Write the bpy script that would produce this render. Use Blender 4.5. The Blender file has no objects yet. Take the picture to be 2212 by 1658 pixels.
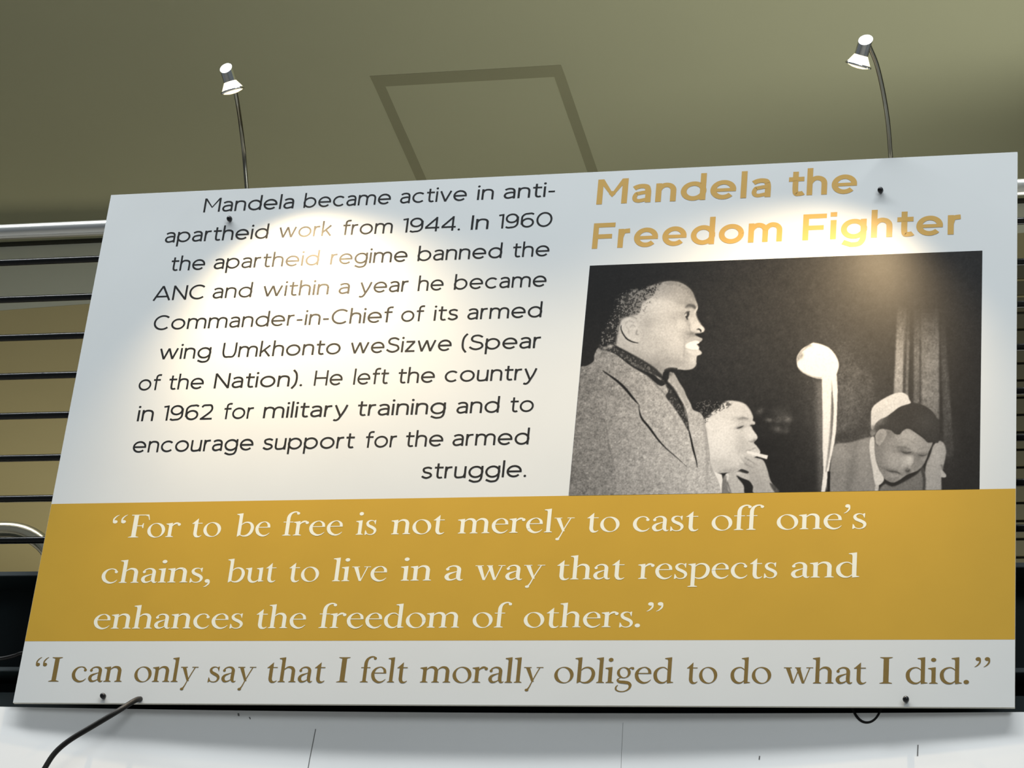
import bpy, bmesh, math, random
import numpy as np
from mathutils import Matrix, Vector
random.seed(7)
D = bpy.data
SC = bpy.context.scene
COL = SC.collection

# ------------------------------------------------------------------ camera
# board frame: X right along the board, Y away from the camera, Z up
BX = np.array([.96845059, -.02615011, -.24782982])
BY = np.array([.23096872, .46761969, .85322053])
BZ = np.array([.0935783, -.88354287, .45890643])
F_PX, PCX, PCY = 5607.8, 1106.0, 829.0
CAM = np.array([0.0, 0.0, 1.6])
cam_d = D.cameras.new('camera'); cam = D.objects.new('camera', cam_d); COL.objects.link(cam)
cam_d.sensor_width = 36.0; cam_d.lens = F_PX / 2212.0 * 36.0; cam_d.clip_start = .05; cam_d.clip_end = 100
m = Matrix(((BX[0], -BX[1], -BX[2], CAM[0]), (BY[0], -BY[1], -BY[2], CAM[1]), (BZ[0], -BZ[1], -BZ[2], CAM[2]), (0, 0, 0, 1)))
cam.matrix_world = m
SC.camera = cam
SC.view_settings.view_transform = 'Standard'; SC.view_settings.look = 'None'
SC.view_settings.gamma = 1.0; SC.view_settings.exposure = 0.0
SC.view_settings.use_curve_mapping = False
SC.cycles.max_bounces = 6; SC.cycles.caustics_reflective = False; SC.cycles.caustics_refractive = False
SC.cycles.sample_clamp_indirect = 4.0

BOARD_Y = 5.02        # front face of the board

def ray(px, py):
    d = np.array([px - PCX, py - PCY, F_PX])
    return np.array([d @ BX, d @ BY, d @ BZ])
def on_y(px, py, y=BOARD_Y):
    r = ray(px, py); return CAM + r * (y / r[1])
def on_z(px, py, z):
    r = ray(px, py); return CAM + r * ((z - CAM[2]) / r[2])
def px_of(p):
    q = np.asarray(p) - CAM
    c = np.array([q @ np.array([BX[0], BY[0], BZ[0]]), q @ np.array([BX[1], BY[1], BZ[1]]), q @ np.array([BX[2], BY[2], BZ[2]])])
    return PCX + F_PX * c[0] / c[2], PCY + F_PX * c[1] / c[2]

# ------------------------------------------------------------------ world and lights
w = D.worlds.new('World'); SC.world = w; w.use_nodes = True
w.node_tree.nodes['Background'].inputs[0].default_value = (.80, .90, 1.0, 1)
w.node_tree.nodes['Background'].inputs[1].default_value = .17

def aim(o, target):
    d = Vector(target) - o.location
    o.rotation_euler = d.to_track_quat('-Z', 'Y').to_euler()
def area(name, loc, target, sx, sy, power, colr):
    l = D.lights.new(name, 'AREA'); l.shape = 'RECTANGLE'; l.size = sx; l.size_y = sy
    l.energy = power; l.color = colr
    o = D.objects.new(name, l); COL.objects.link(o); o.location = loc; aim(o, target); return o
area('skylight', (-2.6, 2.3, 11.2), (-2.4, 5.02, 3.9), 12.0, .8, 1230, (.95, .985, 1.0))
area('window_light', (4.2, -2.6, 7.4), (-1.4, 5.0, 4.2), 3.6, 2.6, 235, (.90, .97, 1.0))
area('ceiling_fill', (.2, 5.75, 3.95), (.3, 6.5, 6.1), 3.4, .7, 50, (1.0, 1.0, .88))  # unseen fill added behind the board to brighten the ceiling
area('soffit_fill', (-3.6, 9.3, 3.9), (-3.6, 9.5, 6.0), 2.0, 1.4, 40, (1.0, .92, .68))  # added warm fill, out of view, that lifts the tan lower ceiling

# ------------------------------------------------------------------ materials
def lin(v):
    v = v / 255.0
    return v / 12.92 if v <= .04045 else ((v + .055) / 1.055) ** 2.4
def C(r, g, b): return (lin(r), lin(g), lin(b), 1.0)
def mat(name, colr, rough=.5, metal=0.0, noise=0.0, nscale=40, bump=0.0, emit=None, estr=0.0, spec=.5, stretch=None):
    mt = D.materials.new(name); mt.use_nodes = True
    nt = mt.node_tree; b = nt.nodes['Principled BSDF']
    b.inputs['Base Color'].default_value = colr; b.inputs['Roughness'].default_value = rough
    b.inputs['Metallic'].default_value = metal
    b.inputs['Specular IOR Level'].default_value = spec
    if noise or bump:
        tc = nt.nodes.new('ShaderNodeTexCoord'); n = nt.nodes.new('ShaderNodeTexNoise')
        n.inputs['Scale'].default_value = nscale; n.inputs['Detail'].default_value = 5
        if stretch:
            mp = nt.nodes.new('ShaderNodeMapping'); mp.inputs['Scale'].default_value = stretch
            nt.links.new(tc.outputs['Object'], mp.inputs[0]); nt.links.new(mp.outputs[0], n.inputs['Vector'])
        else:
            nt.links.new(tc.outputs['Object'], n.inputs['Vector'])
        if noise:
            r = nt.nodes.new('ShaderNodeMapRange'); r.inputs[3].default_value = 1 - noise; r.inputs[4].default_value = 1 + noise
            nt.links.new(n.outputs['Fac'], r.inputs[0])
            mx = nt.nodes.new('ShaderNodeVectorMath'); mx.operation = 'SCALE'
            mx.inputs[0].default_value = colr[:3]
            nt.links.new(r.outputs[0], mx.inputs['Scale']); nt.links.new(mx.outputs[0], b.inputs['Base Color'])
        if bump:
            bp = nt.nodes.new('ShaderNodeBump'); bp.inputs['Strength'].default_value = bump; bp.inputs['Distance'].default_value = .002
            nt.links.new(n.outputs['Fac'], bp.inputs['Height']); nt.links.new(bp.outputs[0], b.inputs['Normal'])
    if emit:
        b.inputs['Emission Color'].default_value = emit; b.inputs['Emission Strength'].default_value = estr
    return mt
M_board = mat('board_white', (.56, .585, .59, 1), .40, noise=.03, nscale=6, spec=.30)
M_core = mat('board_edge', (.62, .60, .52, 1), .6)
M_gold = mat('print_gold', (.445, .275, .032, 1), .42, noise=.05, nscale=9, spec=.22)
M_black = mat('print_black', (.008, .009, .010, 1), .42, spec=.22)
M_head = mat('print_ochre', (.47, .29, .075, 1), .40, spec=.35)
M_cream = mat('print_cream', (.70, .70, .60, 1), .40, spec=.35)
M_brown = mat('print_brown', (.165, .110, .028, 1), .40, noise=.15, nscale=60, spec=.35)
M_plaster = mat('white_plaster', (.86, .865, .855, 1), .8, noise=.05, nscale=3.0, bump=.25)
M_ceil = mat('ceiling_paint', (.41, .41, .275, 1), .9, noise=.06, nscale=1.3, bump=.2)
M_ceil_line = mat('ceiling_strip_paint', (.27, .265, .165, 1), .9, noise=.08, nscale=5)
M_bulk = mat('bulkhead_paint', (.74, .74, .62, 1), .9)
M_groove = mat('groove_dark', (.03, .03, .02, 1), .9)
M_soffit = mat('soffit_paint', (.44, .395, .235, 1), .9, noise=.05, nscale=2)
M_steel = mat('brushed_steel', (.72, .72, .69, 1), .34, 1.0, noise=.05, nscale=30, stretch=(1, 20, 20))
M_bar = mat('dark_bar_steel', (.003, .0035, .0035, 1), .22, 0.0, spec=.32)
M_brass = mat('warm_polished_steel', (.70, .64, .46, 1), .26, 1.0)
M_beam = mat('dark_beam_paint', (.006, .011, .012, 1), .55, spec=.2, noise=.2, nscale=8)
M_edge = mat('beam_edge_paint', (.035, .045, .048, 1), .6, spec=.3)
M_chrome = mat('chrome', (.72, .72, .70, 1), .12, 1.0)
M_capw = mat('cap_glare_white', (.95, .95, .95, 1), .35, spec=.6)  # plain white base colour stands in for the bright reflection on the cap
M_arm = mat('arm_steel', (.22, .21, .17, 1), .28, 1.0)
M_cable = mat('black_cable', (.006, .0055, .005, 1), .45, spec=.22)
M_screw = mat('black_screw', (.02, .02, .022, 1), .22, .6)
M_bulb = mat('lit_bulb_glass', (.9, .8, .6, 1), .3, emit=(1.0, .80, .46, 1), estr=1.9)
M_refl = mat('lit_reflector_glass', (.8, .7, .5, 1), .2, emit=(1.0, .90, .68, 1), estr=1.25)
M_concrete = mat('floor_stone', (.30, .29, .27, 1), .6, noise=.1, nscale=4)
M_crack = mat('crack_dark', (.17, .165, .16, 1), .9)
M_louvre = mat('dark_louvre', (.028, .024, .010, 1), .7)

# ------------------------------------------------------------------ object helpers
def tag(o, label=None, cat=None, group=None, kind=None):
    if label: o['label'] = label
    if cat: o['category'] = cat
    if group: o['group'] = group
    if kind: o['kind'] = kind
    return o
def link(name, me, mt=None, parent=None):
    o = D.objects.new(name, me); COL.objects.link(o)
    if mt: me.materials.append(mt)
    if parent is not None:
        o.parent = parent
        o.matrix_parent_inverse = Matrix.Translation(-parent.location)
    return o
def mesh(name, vs, fs, mt=None, parent=None, smooth=False):
    me = D.meshes.new(name); me.from_pydata([tuple(map(float, v)) for v in vs], [], fs); me.update()
    if smooth: me.polygons.foreach_set('use_smooth', [True] * len(me.polygons))
    return link(name, me, mt, parent)
def empty(name, loc):
    o = D.objects.new(name, None); COL.objects.link(o); o.location = [float(c) for c in loc]; o.empty_display_size = .05; return o
def box(name, x0, x1, y0, y1, z0, z1, mt, parent=None, bevel=0):
    bm = bmesh.new(); bmesh.ops.create_cube(bm, size=1)
    for v in bm.verts:
        v.co = Vector(((x0 + x1) / 2 + v.co.x * (x1 - x0), (y0 + y1) / 2 + v.co.y * (y1 - y0), (z0 + z1) / 2 + v.co.z * (z1 - z0)))
    if bevel: bmesh.ops.bevel(bm, geom=bm.edges[:], offset=bevel, segments=2, affect='EDGES')
    me = D.meshes.new(name); bm.to_mesh(me); bm.free()
    return link(name, me, mt, parent)
def catmull(pts, n=8, closed=False):
    P = [np.array(p, float) for p in pts]; out = []
    k = len(P); rng = range(k) if closed else range(k - 1)
    for i in rng:
        if closed: a, b, c, d = P[i - 1], P[i], P[(i + 1) % k], P[(i + 2) % k]
        else: a, b, c, d = P[max(i - 1, 0)], P[i], P[i + 1], P[min(i + 2, k - 1)]
        for j in range(n):
            t = j / n
            out.append(.5 * (2 * b + (c - a) * t + (2 * a - 5 * b + 4 * c - d) * t * t + (3 * b - a - 3 * c + d) * t ** 3))
    if not closed: out.append(P[-1])
    return out
def tube(name, pts, r, mt, parent=None, seg=14, caps=True):
    P = [Vector([float(c) for c in p]) for p in pts]; vs, fs = [], []
    t0 = (P[1] - P[0]).normalized(); up = Vector((0, 0, 1)) if abs(t0.z) < .9 else Vector((1, 0, 0))
    u = t0.cross(up).normalized()
    for i, p in enumerate(P):
        t = (P[min(i + 1, len(P) - 1)] - P[max(i - 1, 0)]).normalized()
        u = (u - t * u.dot(t)).normalized(); v = t.cross(u)
        rr = r[i] if isinstance(r, (list, tuple)) else r
        for k in range(seg):
            a = 2 * math.pi * k / seg; vs.append(p + (u * math.cos(a) + v * math.sin(a)) * rr)
    for i in range(len(P) - 1):
        for k in range(seg):
            k2 = (k + 1) % seg; fs.append((i * seg + k, i * seg + k2, (i + 1) * seg + k2, (i + 1) * seg + k))
    if caps:
        fs.append(tuple(range(seg))[::-1]); fs.append(tuple((len(P) - 1) * seg + k for k in range(seg)))
    return mesh(name, vs, fs, mt, parent, True)
def lathe(name, prof, origin, axis, mt, parent=None, seg=32, smooth=True):
    ax = Vector(axis).normalized(); up = Vector((0, 0, 1)) if abs(ax.z) < .9 else Vector((1, 0, 0))
    u = ax.cross(up).normalized(); v = ax.cross(u); o = Vector([float(c) for c in origin]); vs, fs = [], []
    for (r, h) in prof:
        for k in range(seg):
            a = 2 * math.pi * k / seg; vs.append(o + ax * h + (u * math.cos(a) + v * math.sin(a)) * r)
    for i in range(len(prof) - 1):
        for k in range(seg):
            k2 = (k + 1) % seg; fs.append((i * seg + k, i * seg + k2, (i + 1) * seg + k2, (i + 1) * seg + k))
    if prof[0][0] > 1e-6: fs.append(tuple(range(seg))[::-1])
    if prof[-1][0] > 1e-6: fs.append(tuple((len(prof) - 1) * seg + k for k in range(seg)))
    return mesh(name, vs, fs, mt, parent, smooth)

# ------------------------------------------------------------------ board geometry numbers
PTL, PBR = on_y(240, 421), on_y(2192, 1527)
X0, X1, ZB, ZT = PTL[0], PBR[0], PBR[2], PTL[2]
YB = BOARD_Y
XM = (X0 + X1) / 2

# ------------------------------------------------------------------ setting
CEIL_Z = 6.10
UP_Y = on_z(0, 527, CEIL_Z)[1]            # where the ceiling meets the bulkhead
ceil = box('ceiling', -13, 7, 4.95, UP_Y + .003, CEIL_Z, CEIL_Z + .25, M_ceil); tag(ceil, kind='structure')
GAP0 = .020                                # board to wall
def wall_y(x):                             # the wall is slightly concave in plan
    t = (x - XM) / (X1 - X0) * 2
    return YB + GAP0 + .020 * (1 - min(t * t, 1.6))
WALL_TOP = on_y(1106, 1539, wall_y(XM))[2]
vs, fs = [], []
N = 200
for i in range(N + 1):
    x = -13.0 + 17.0 * i / N; y = wall_y(x)
    vs += [(x, y, 0), (x, y, WALL_TOP), (x, y + .13, WALL_TOP), (x, y + .13, 0)]
for i in range(N):
    a = i * 4; b = a + 4
    fs += [(a, b, b + 1, a + 1), (a + 1, b + 1, b + 2, a + 2), (a + 2, b + 2, b + 3, a + 3)]
wall = mesh('wall_front', vs, fs, M_plaster, smooth=False); tag(wall, kind='structure')
# hairline cracks and chips in the plaster, each a thin sunk strip
def crack(pp, wpx):
    P = [on_y(*p, wall_y(on_y(*p)[0])) for p in pp]; vs, fs = [], []
    for i, p in enumerate(P):
        h = wpx / 2 / 880.0
        vs += [(p[0] - h, wall_y(p[0]) - .0004, p[2]), (p[0] + h, wall_y(p[0]) - .0004, p[2])]
    for i in range(len(P) - 1): fs.append((2 * i, 2 * i + 1, 2 * i + 3, 2 * i + 2))
    return mesh('crack', vs, fs, M_crack, wall)
crack([(682, 1574), (676, 1605), (669, 1640), (662, 1680)], 1.8)
crack([(1983, 1608), (1982, 1632)], 2.2)
crack([(1641, 1632), (1640, 1640)], 2.4)
crack([(1346, 1560), (1343, 1620), (1341, 1680)], .5)
crack([(515, 1540), (516, 1546)], 3.5)
crack([(539, 1548), (541, 1553)], 2.5)
fl = box('floor', -13, 7, -8, 14, -.2, 0, M_concrete); tag(fl, kind='structure')
# bulkhead beyond the railing (runs slightly skew to the board), groove and lower ceiling
SOF_Z = CEIL_Z - .02
pL, pR = on_z(0, 527, CEIL_Z), on_z(2212, 438, CEIL_Z)
def skew_strip(name, ya, yb, z0, z1, mt, th):
    xa, xb = -7.0, 7.0
    vs = [(xa, ya, z0), (xb, yb, z0), (xb, yb + th, z0), (xa, ya + th, z0), (xa, ya, z1), (xb, yb, z1), (xb, yb + th, z1), (xa, ya + th, z1)]
    return mesh(name, vs, [(0, 1, 5, 4), (3, 2, 1, 0), (1, 2, 6, 5), (2, 3, 7, 6), (3, 0, 4, 7), (4, 5, 6, 7)], mt)
BULK_Y = UP_Y + .004
zbL, zbR = on_y(120, 661, BULK_Y)[2], on_y(2200, 503, BULK_Y)[2]
xbL, xbR = on_y(120, 661, BULK_Y)[0], on_y(2200, 503, BULK_Y)[0]
SOF_Z = zbL
# tan lower ceiling starts under the bulkhead and runs back
sl = (zbR - zbL) / (xbR - xbL)
def bz(x): return zbL + sl * (x - xbL)
bulk = mesh('trim_1', [(-13, BULK_Y, bz(-13)), (7, BULK_Y, bz(7)), (7, BULK_Y, CEIL_Z + .2), (-13, BULK_Y, CEIL_Z + .2),
                       (-13, BULK_Y + .012, bz(-13)), (7, BULK_Y + .012, bz(7)), (7, BULK_Y + .012, CEIL_Z + .2), (-13, BULK_Y + .012, CEIL_Z + .2)],
            [(0, 1, 2, 3), (5, 4, 7, 6), (4, 5, 1, 0), (3, 2, 6, 7)], M_bulk); tag(bulk, kind='structure')
low = mesh('ceiling.001', [(-13, BULK_Y + .0005, bz(-13) - .001), (7, BULK_Y + .0005, bz(7) - .001), (7, 14, bz(7) - .001), (-13, 14, bz(-13) - .001),
                           (-13, BULK_Y + .01, bz(-13) + .1), (7, BULK_Y + .01, bz(7) + .1), (7, 14, bz(7) + .1), (-13, 14, bz(-13) + .1)],
           [(3, 2, 1, 0), (4, 5, 6, 7), (0, 1, 5, 4), (1, 2, 6, 5), (2, 3, 7, 6), (3, 0, 4, 7)], M_soffit); tag(low, kind='structure')
groove = box('trim_2', -13, 7, UP_Y - .012, UP_Y + .0035, CEIL_Z - .010, CEIL_Z + .01, M_groove); tag(groove, kind='structure')
back = box('wall_back', -13, 7, 14, 14.2, 3.2, 6.6, M_soffit); tag(back, kind='structure')

# ceiling hatch outline
c1, c2, c3, c4 = (on_z(x, y, CEIL_Z) for x, y in ((815, 174), (1205, 154), (905, 376), (1275, 356)))
hx0, hx1 = (c1[0] + c3[0]) / 2, (c2[0] + c4[0]) / 2
hy0 = (c1[1] + c2[1]) / 2; hy1 = hy0 + 1.05
HW = .017
def shear(x, y): return x + (y - hy0) * .0
hatch = empty('ceiling_hatch', ((hx0 + hx1) / 2, (hy0 + hy1) / 2, CEIL_Z))
tag(hatch, 'rectangular hatch outline of darker strips on the olive ceiling', 'ceiling hatch')
def hs(xa, xb, ya, yb):
    box('frame_strip', xa, xb, ya, yb, CEIL_Z - .0008, CEIL_Z + .001, M_ceil_line, hatch)
hs(c1[0] - HW, c2[0] + HW, hy0 - .030, hy0 + .030)
hs(c1[0] - HW, c2[0] + HW, hy1 - .030, hy1 + .030)
for (a, b) in ((c1, c3), (c2, c4)):
    # follow the measured run of each side strip
    k = (b[0] - a[0]) / (b[1] - a[1])
    xa, xb = a[0], a[0] + k * (hy1 - a[1])
    ya, yb = hy0 + .030, hy1 - .030
    z0, z1 = CEIL_Z - .0008, CEIL_Z + .001
    vs = [(xa - HW, ya, z0), (xa + HW, ya, z0), (xb + HW, yb, z0), (xb - HW, yb, z0), (xa - HW, ya, z1), (xa + HW, ya, z1), (xb + HW, yb, z1), (xb - HW, yb, z1)]
    mesh('frame_strip', vs, [(3, 2, 1, 0), (4, 5, 6, 7), (0, 1, 5, 4), (1, 2, 6, 5), (2, 3, 7, 6), (3, 0, 4, 7)], M_ceil_line, hatch)
box('panel', hx0 + HW, hx1 - HW, hy0 + .03, hy1 - .03, CEIL_Z - .0004, CEIL_Z + .001, M_ceil, hatch)

# ------------------------------------------------------------------ floor edge beam (dark steel channel) of the balcony
RY = YB + .10                               # railing plane
def zr(py, y=None, px=0): return on_y(px, py, RY if y is None else y)[2]
beam = empty('floor_edge_beam', (0, RY + .05, zr(1400)))
tag(beam, 'dark steel channel beam along the balcony edge, above the white wall', 'beam')
box('top_flange', -13, 4, RY - .016, RY + .10, zr(1250), zr(1242), M_beam, beam, .001)
box('edge_lip', -13, 4, RY - .020, RY - .016, zr(1251), zr(1241.5), M_edge, beam, .001)
box('web', -13, 4, RY + .07, RY + .10, zr(1498), zr(1250), M_beam, beam)
box('middle_ledge', -13, 4, RY - .006, RY + .07, zr(1452), zr(1443), M_beam, beam, .001)
box('edge_lip', -13, 4, RY - .010, RY - .006, zr(1452), zr(1443), M_edge, beam, .001)
box('bottom_flange', -13, 4, RY - .005, RY + .10, WALL_TOP - .0, zr(1496), M_beam, beam, .001)
slab = box('floor.001', -13, 7, RY + .19, 14, WALL_TOP - .02, zr(1242), M_concrete); tag(slab, kind='structure')

# dark louvred unit standing on the upper floor, seen past the right edge of the board
LY = 6.2
lx0, lx1 = on_y(2120, 800, LY)[0], on_y(2120, 800, LY)[0] + 1.1
lzt, lzb = on_y(2203, 562, LY)[2], slab.bound_box[1][2]
louv = empty('louvred_unit', ((lx0 + lx1) / 2, LY + .1, lzb))
tag(louv, 'dark brown louvred unit beyond the railing, right of the board', 'louvre')
box('frame', lx0, lx0 + .035, LY, LY + .22, lzb, lzt, M_louvre, louv, .002)
box('frame', lx1 - .035, lx1, LY, LY + .22, lzb, lzt, M_louvre, louv, .002)
box('back_panel', lx0 + .02, lx1 - .02, LY + .19, LY + .21, lzb, lzt - .01, M_louvre, louv)
nsl = 27; pit = (lzt - lzb) / nsl; sm = None
for i in range(nsl):
    z = lzb + pit * i
    if sm is None:
        sm = box('slat', lx0 + .03, lx1 - .03, LY + .01, LY + .018, z + .002, z + pit * .86, M_louvre, louv, .001)
    else:
        c = sm.copy(); COL.objects.link(c); c.location.z = sm.location.z + pit * i
# ------------------------------------------------------------------ railing
rail = empty('balcony_railing', (0, RY, zr(1242)))
tag(rail, 'steel balcony railing with round handrail and thin dark bars behind the board', 'railing')
HR_R = .0195
hz = on_y(0, 500, RY)[2]; hz2 = on_y(2205, 406, RY)[2]
hzc = (hz + hz2) / 2
tube('handrail', [(-12, RY, hzc), (-2, RY, hzc), (0, RY, hzc), (2, RY, hzc), (4, RY, hzc)], HR_R, M_steel, rail, 28)
bl = [567.5, 647.5, 730, 813.5, 899, 990, 1077.5, 1167]
br = [480, 569, 657, None, None, None, None, None]
BAR_R = .0085
for i, py in enumerate(bl):
    z = on_y(0, py, RY)[2]
    tube('bar', [(-12, RY, z), (0, RY, z), (4, RY, z)], BAR_R, M_bar, rail, 14)
for x in (XM - 6.8, XM - 4.5, XM - 2.3, XM - .5, XM + .5, XM + 2.3):
    box('post', x - .02, x + .02, RY + .012, RY + .022, zr(1242), hzc - .01, M_bar, rail)
# curved polished rail end behind the bars, lower left
ey = RY + .09
cx_, cz_ = on_y(-12, 1275, ey)[0], on_y(-12, 1275, ey)[2]
R0 = .158
pts = [(cx_ - 1.6, ey, cz_ + R0), (cx_ - .6, ey, cz_ + R0)] + [(cx_ + R0 * math.sin(a), ey, cz_ + R0 * math.cos(a)) for a in [math.pi / 2 * k / 14 for k in range(15)]]
pts += [(cx_ + R0, ey, cz_ - .03)]
er = tube('curved_rail_end', pts, .0205, M_brass, None, 24)
tag(er, 'polished warm metal rail curving down behind the bars at lower left', 'rail')
# ------------------------------------------------------------------ the board
board = empty('display_board', (XM, YB, ZB))
tag(board, 'large white and gold exhibition board with text, quotations and a black and white photograph', 'display board')
TH = .008
slab_o = box('panel', X0, X1, YB, YB + TH, ZB, ZT, M_board, board)
slab_o.data.materials.append(M_core)
for p in slab_o.data.polygons:
    if abs(p.normal.y) < .5: p.material_index = 1
zb1, zb2 = (on_y(106, 1088)[2] + on_y(2195, 1055)[2]) / 2, (on_y(52, 1385)[2] + on_y(2193, 1380)[2]) / 2
box('gold_band', X0 + .0003, X1 - .0003, YB - .00012, YB + .0002, zb2, zb1, M_gold, board)

class Pen:
    def __init__(s): s.v = []; s.f = []; s.k = 0
    def poly(s, pts):
        b = len(s.v); d = s.k; s.k = (s.k + 1) % 24
        s.v += [(p[0], p[1], d) for p in pts]; s.f.append(tuple(range(b, b + len(pts))))
    def strip(s, L, R, closed=False):
        d = s.k; s.k = (s.k + 1) % 24; n = len(L); Q = []
        for i in range(n if closed else n - 1):
            j = (i + 1) % n; q = [L[i], R[i], R[j], L[j]]
            Q.append((q, sum(q[t - 1][0] * q[t][1] - q[t][0] * q[t - 1][1] for t in range(4))))
        sg = 1 if sum(a for _, a in Q) > 0 else -1
        for i, (q, a) in enumerate(Q):
            if a * sg < 1e-8: continue
            z = d + i * .15; b = len(s.v)
            s.v += [(p[0], p[1], z) for p in q]; s.f.append((b, b + 1, b + 2, b + 3))
    def line(s, pts, wd):
        P = [np.array(p[:2], float) for p in pts]; L, R = [], []
        for i, p in enumerate(P):
            t = P[min(i + 1, len(P) - 1)] - P[max(i - 1, 0)]; t /= max(np.hypot(*t), 1e-9)
            n = np.array([-t[1], t[0]]); h = (wd[i] if hasattr(wd, '__len__') else wd) / 2
            L.append(p + n * h); R.append(p - n * h)
        s.strip(L, R)
    def curve(s, pts, wd, n=7):
        q = [(p[0], p[1], k) for p, k in zip(pts, wd if hasattr(wd, '__len__') else [wd] * len(pts))]
        c = catmull(q, n); s.line([(a[0], a[1]) for a in c], [a[2] for a in c])
    def ring(s, cx, cy, rx, ry, tx, ty, tilt=0, n=40):
        L, R = [], []; ct, st = math.cos(tilt), math.sin(tilt)
        for k in range(n):
            a = 2 * math.pi * k / n; L.append((cx + rx * math.cos(a), cy + ry * math.sin(a)))
            x, y = (rx - tx) * math.cos(a - tilt), (ry - ty) * math.sin(a - tilt)
            R.append((cx + x * ct - y * st, cy + x * st + y * ct))
        s.strip(L, R, True)
    def dot(s, cx, cy, rx, ry=None, n=20):
        ry = ry or rx; s.poly([(cx + rx * math.cos(2 * math.pi * k / n), cy + ry * math.sin(2 * math.pi * k / n)) for k in range(n)])
    def arc(s, cx, cy, rx, ry, a0, a1, w, n=26):
        s.line([(cx + rx * math.cos(math.radians(a0 + (a1 - a0) * k / n)), cy + ry * math.sin(math.radians(a0 + (a1 - a0) * k / n))) for k in range(n + 1)], w)

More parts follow.
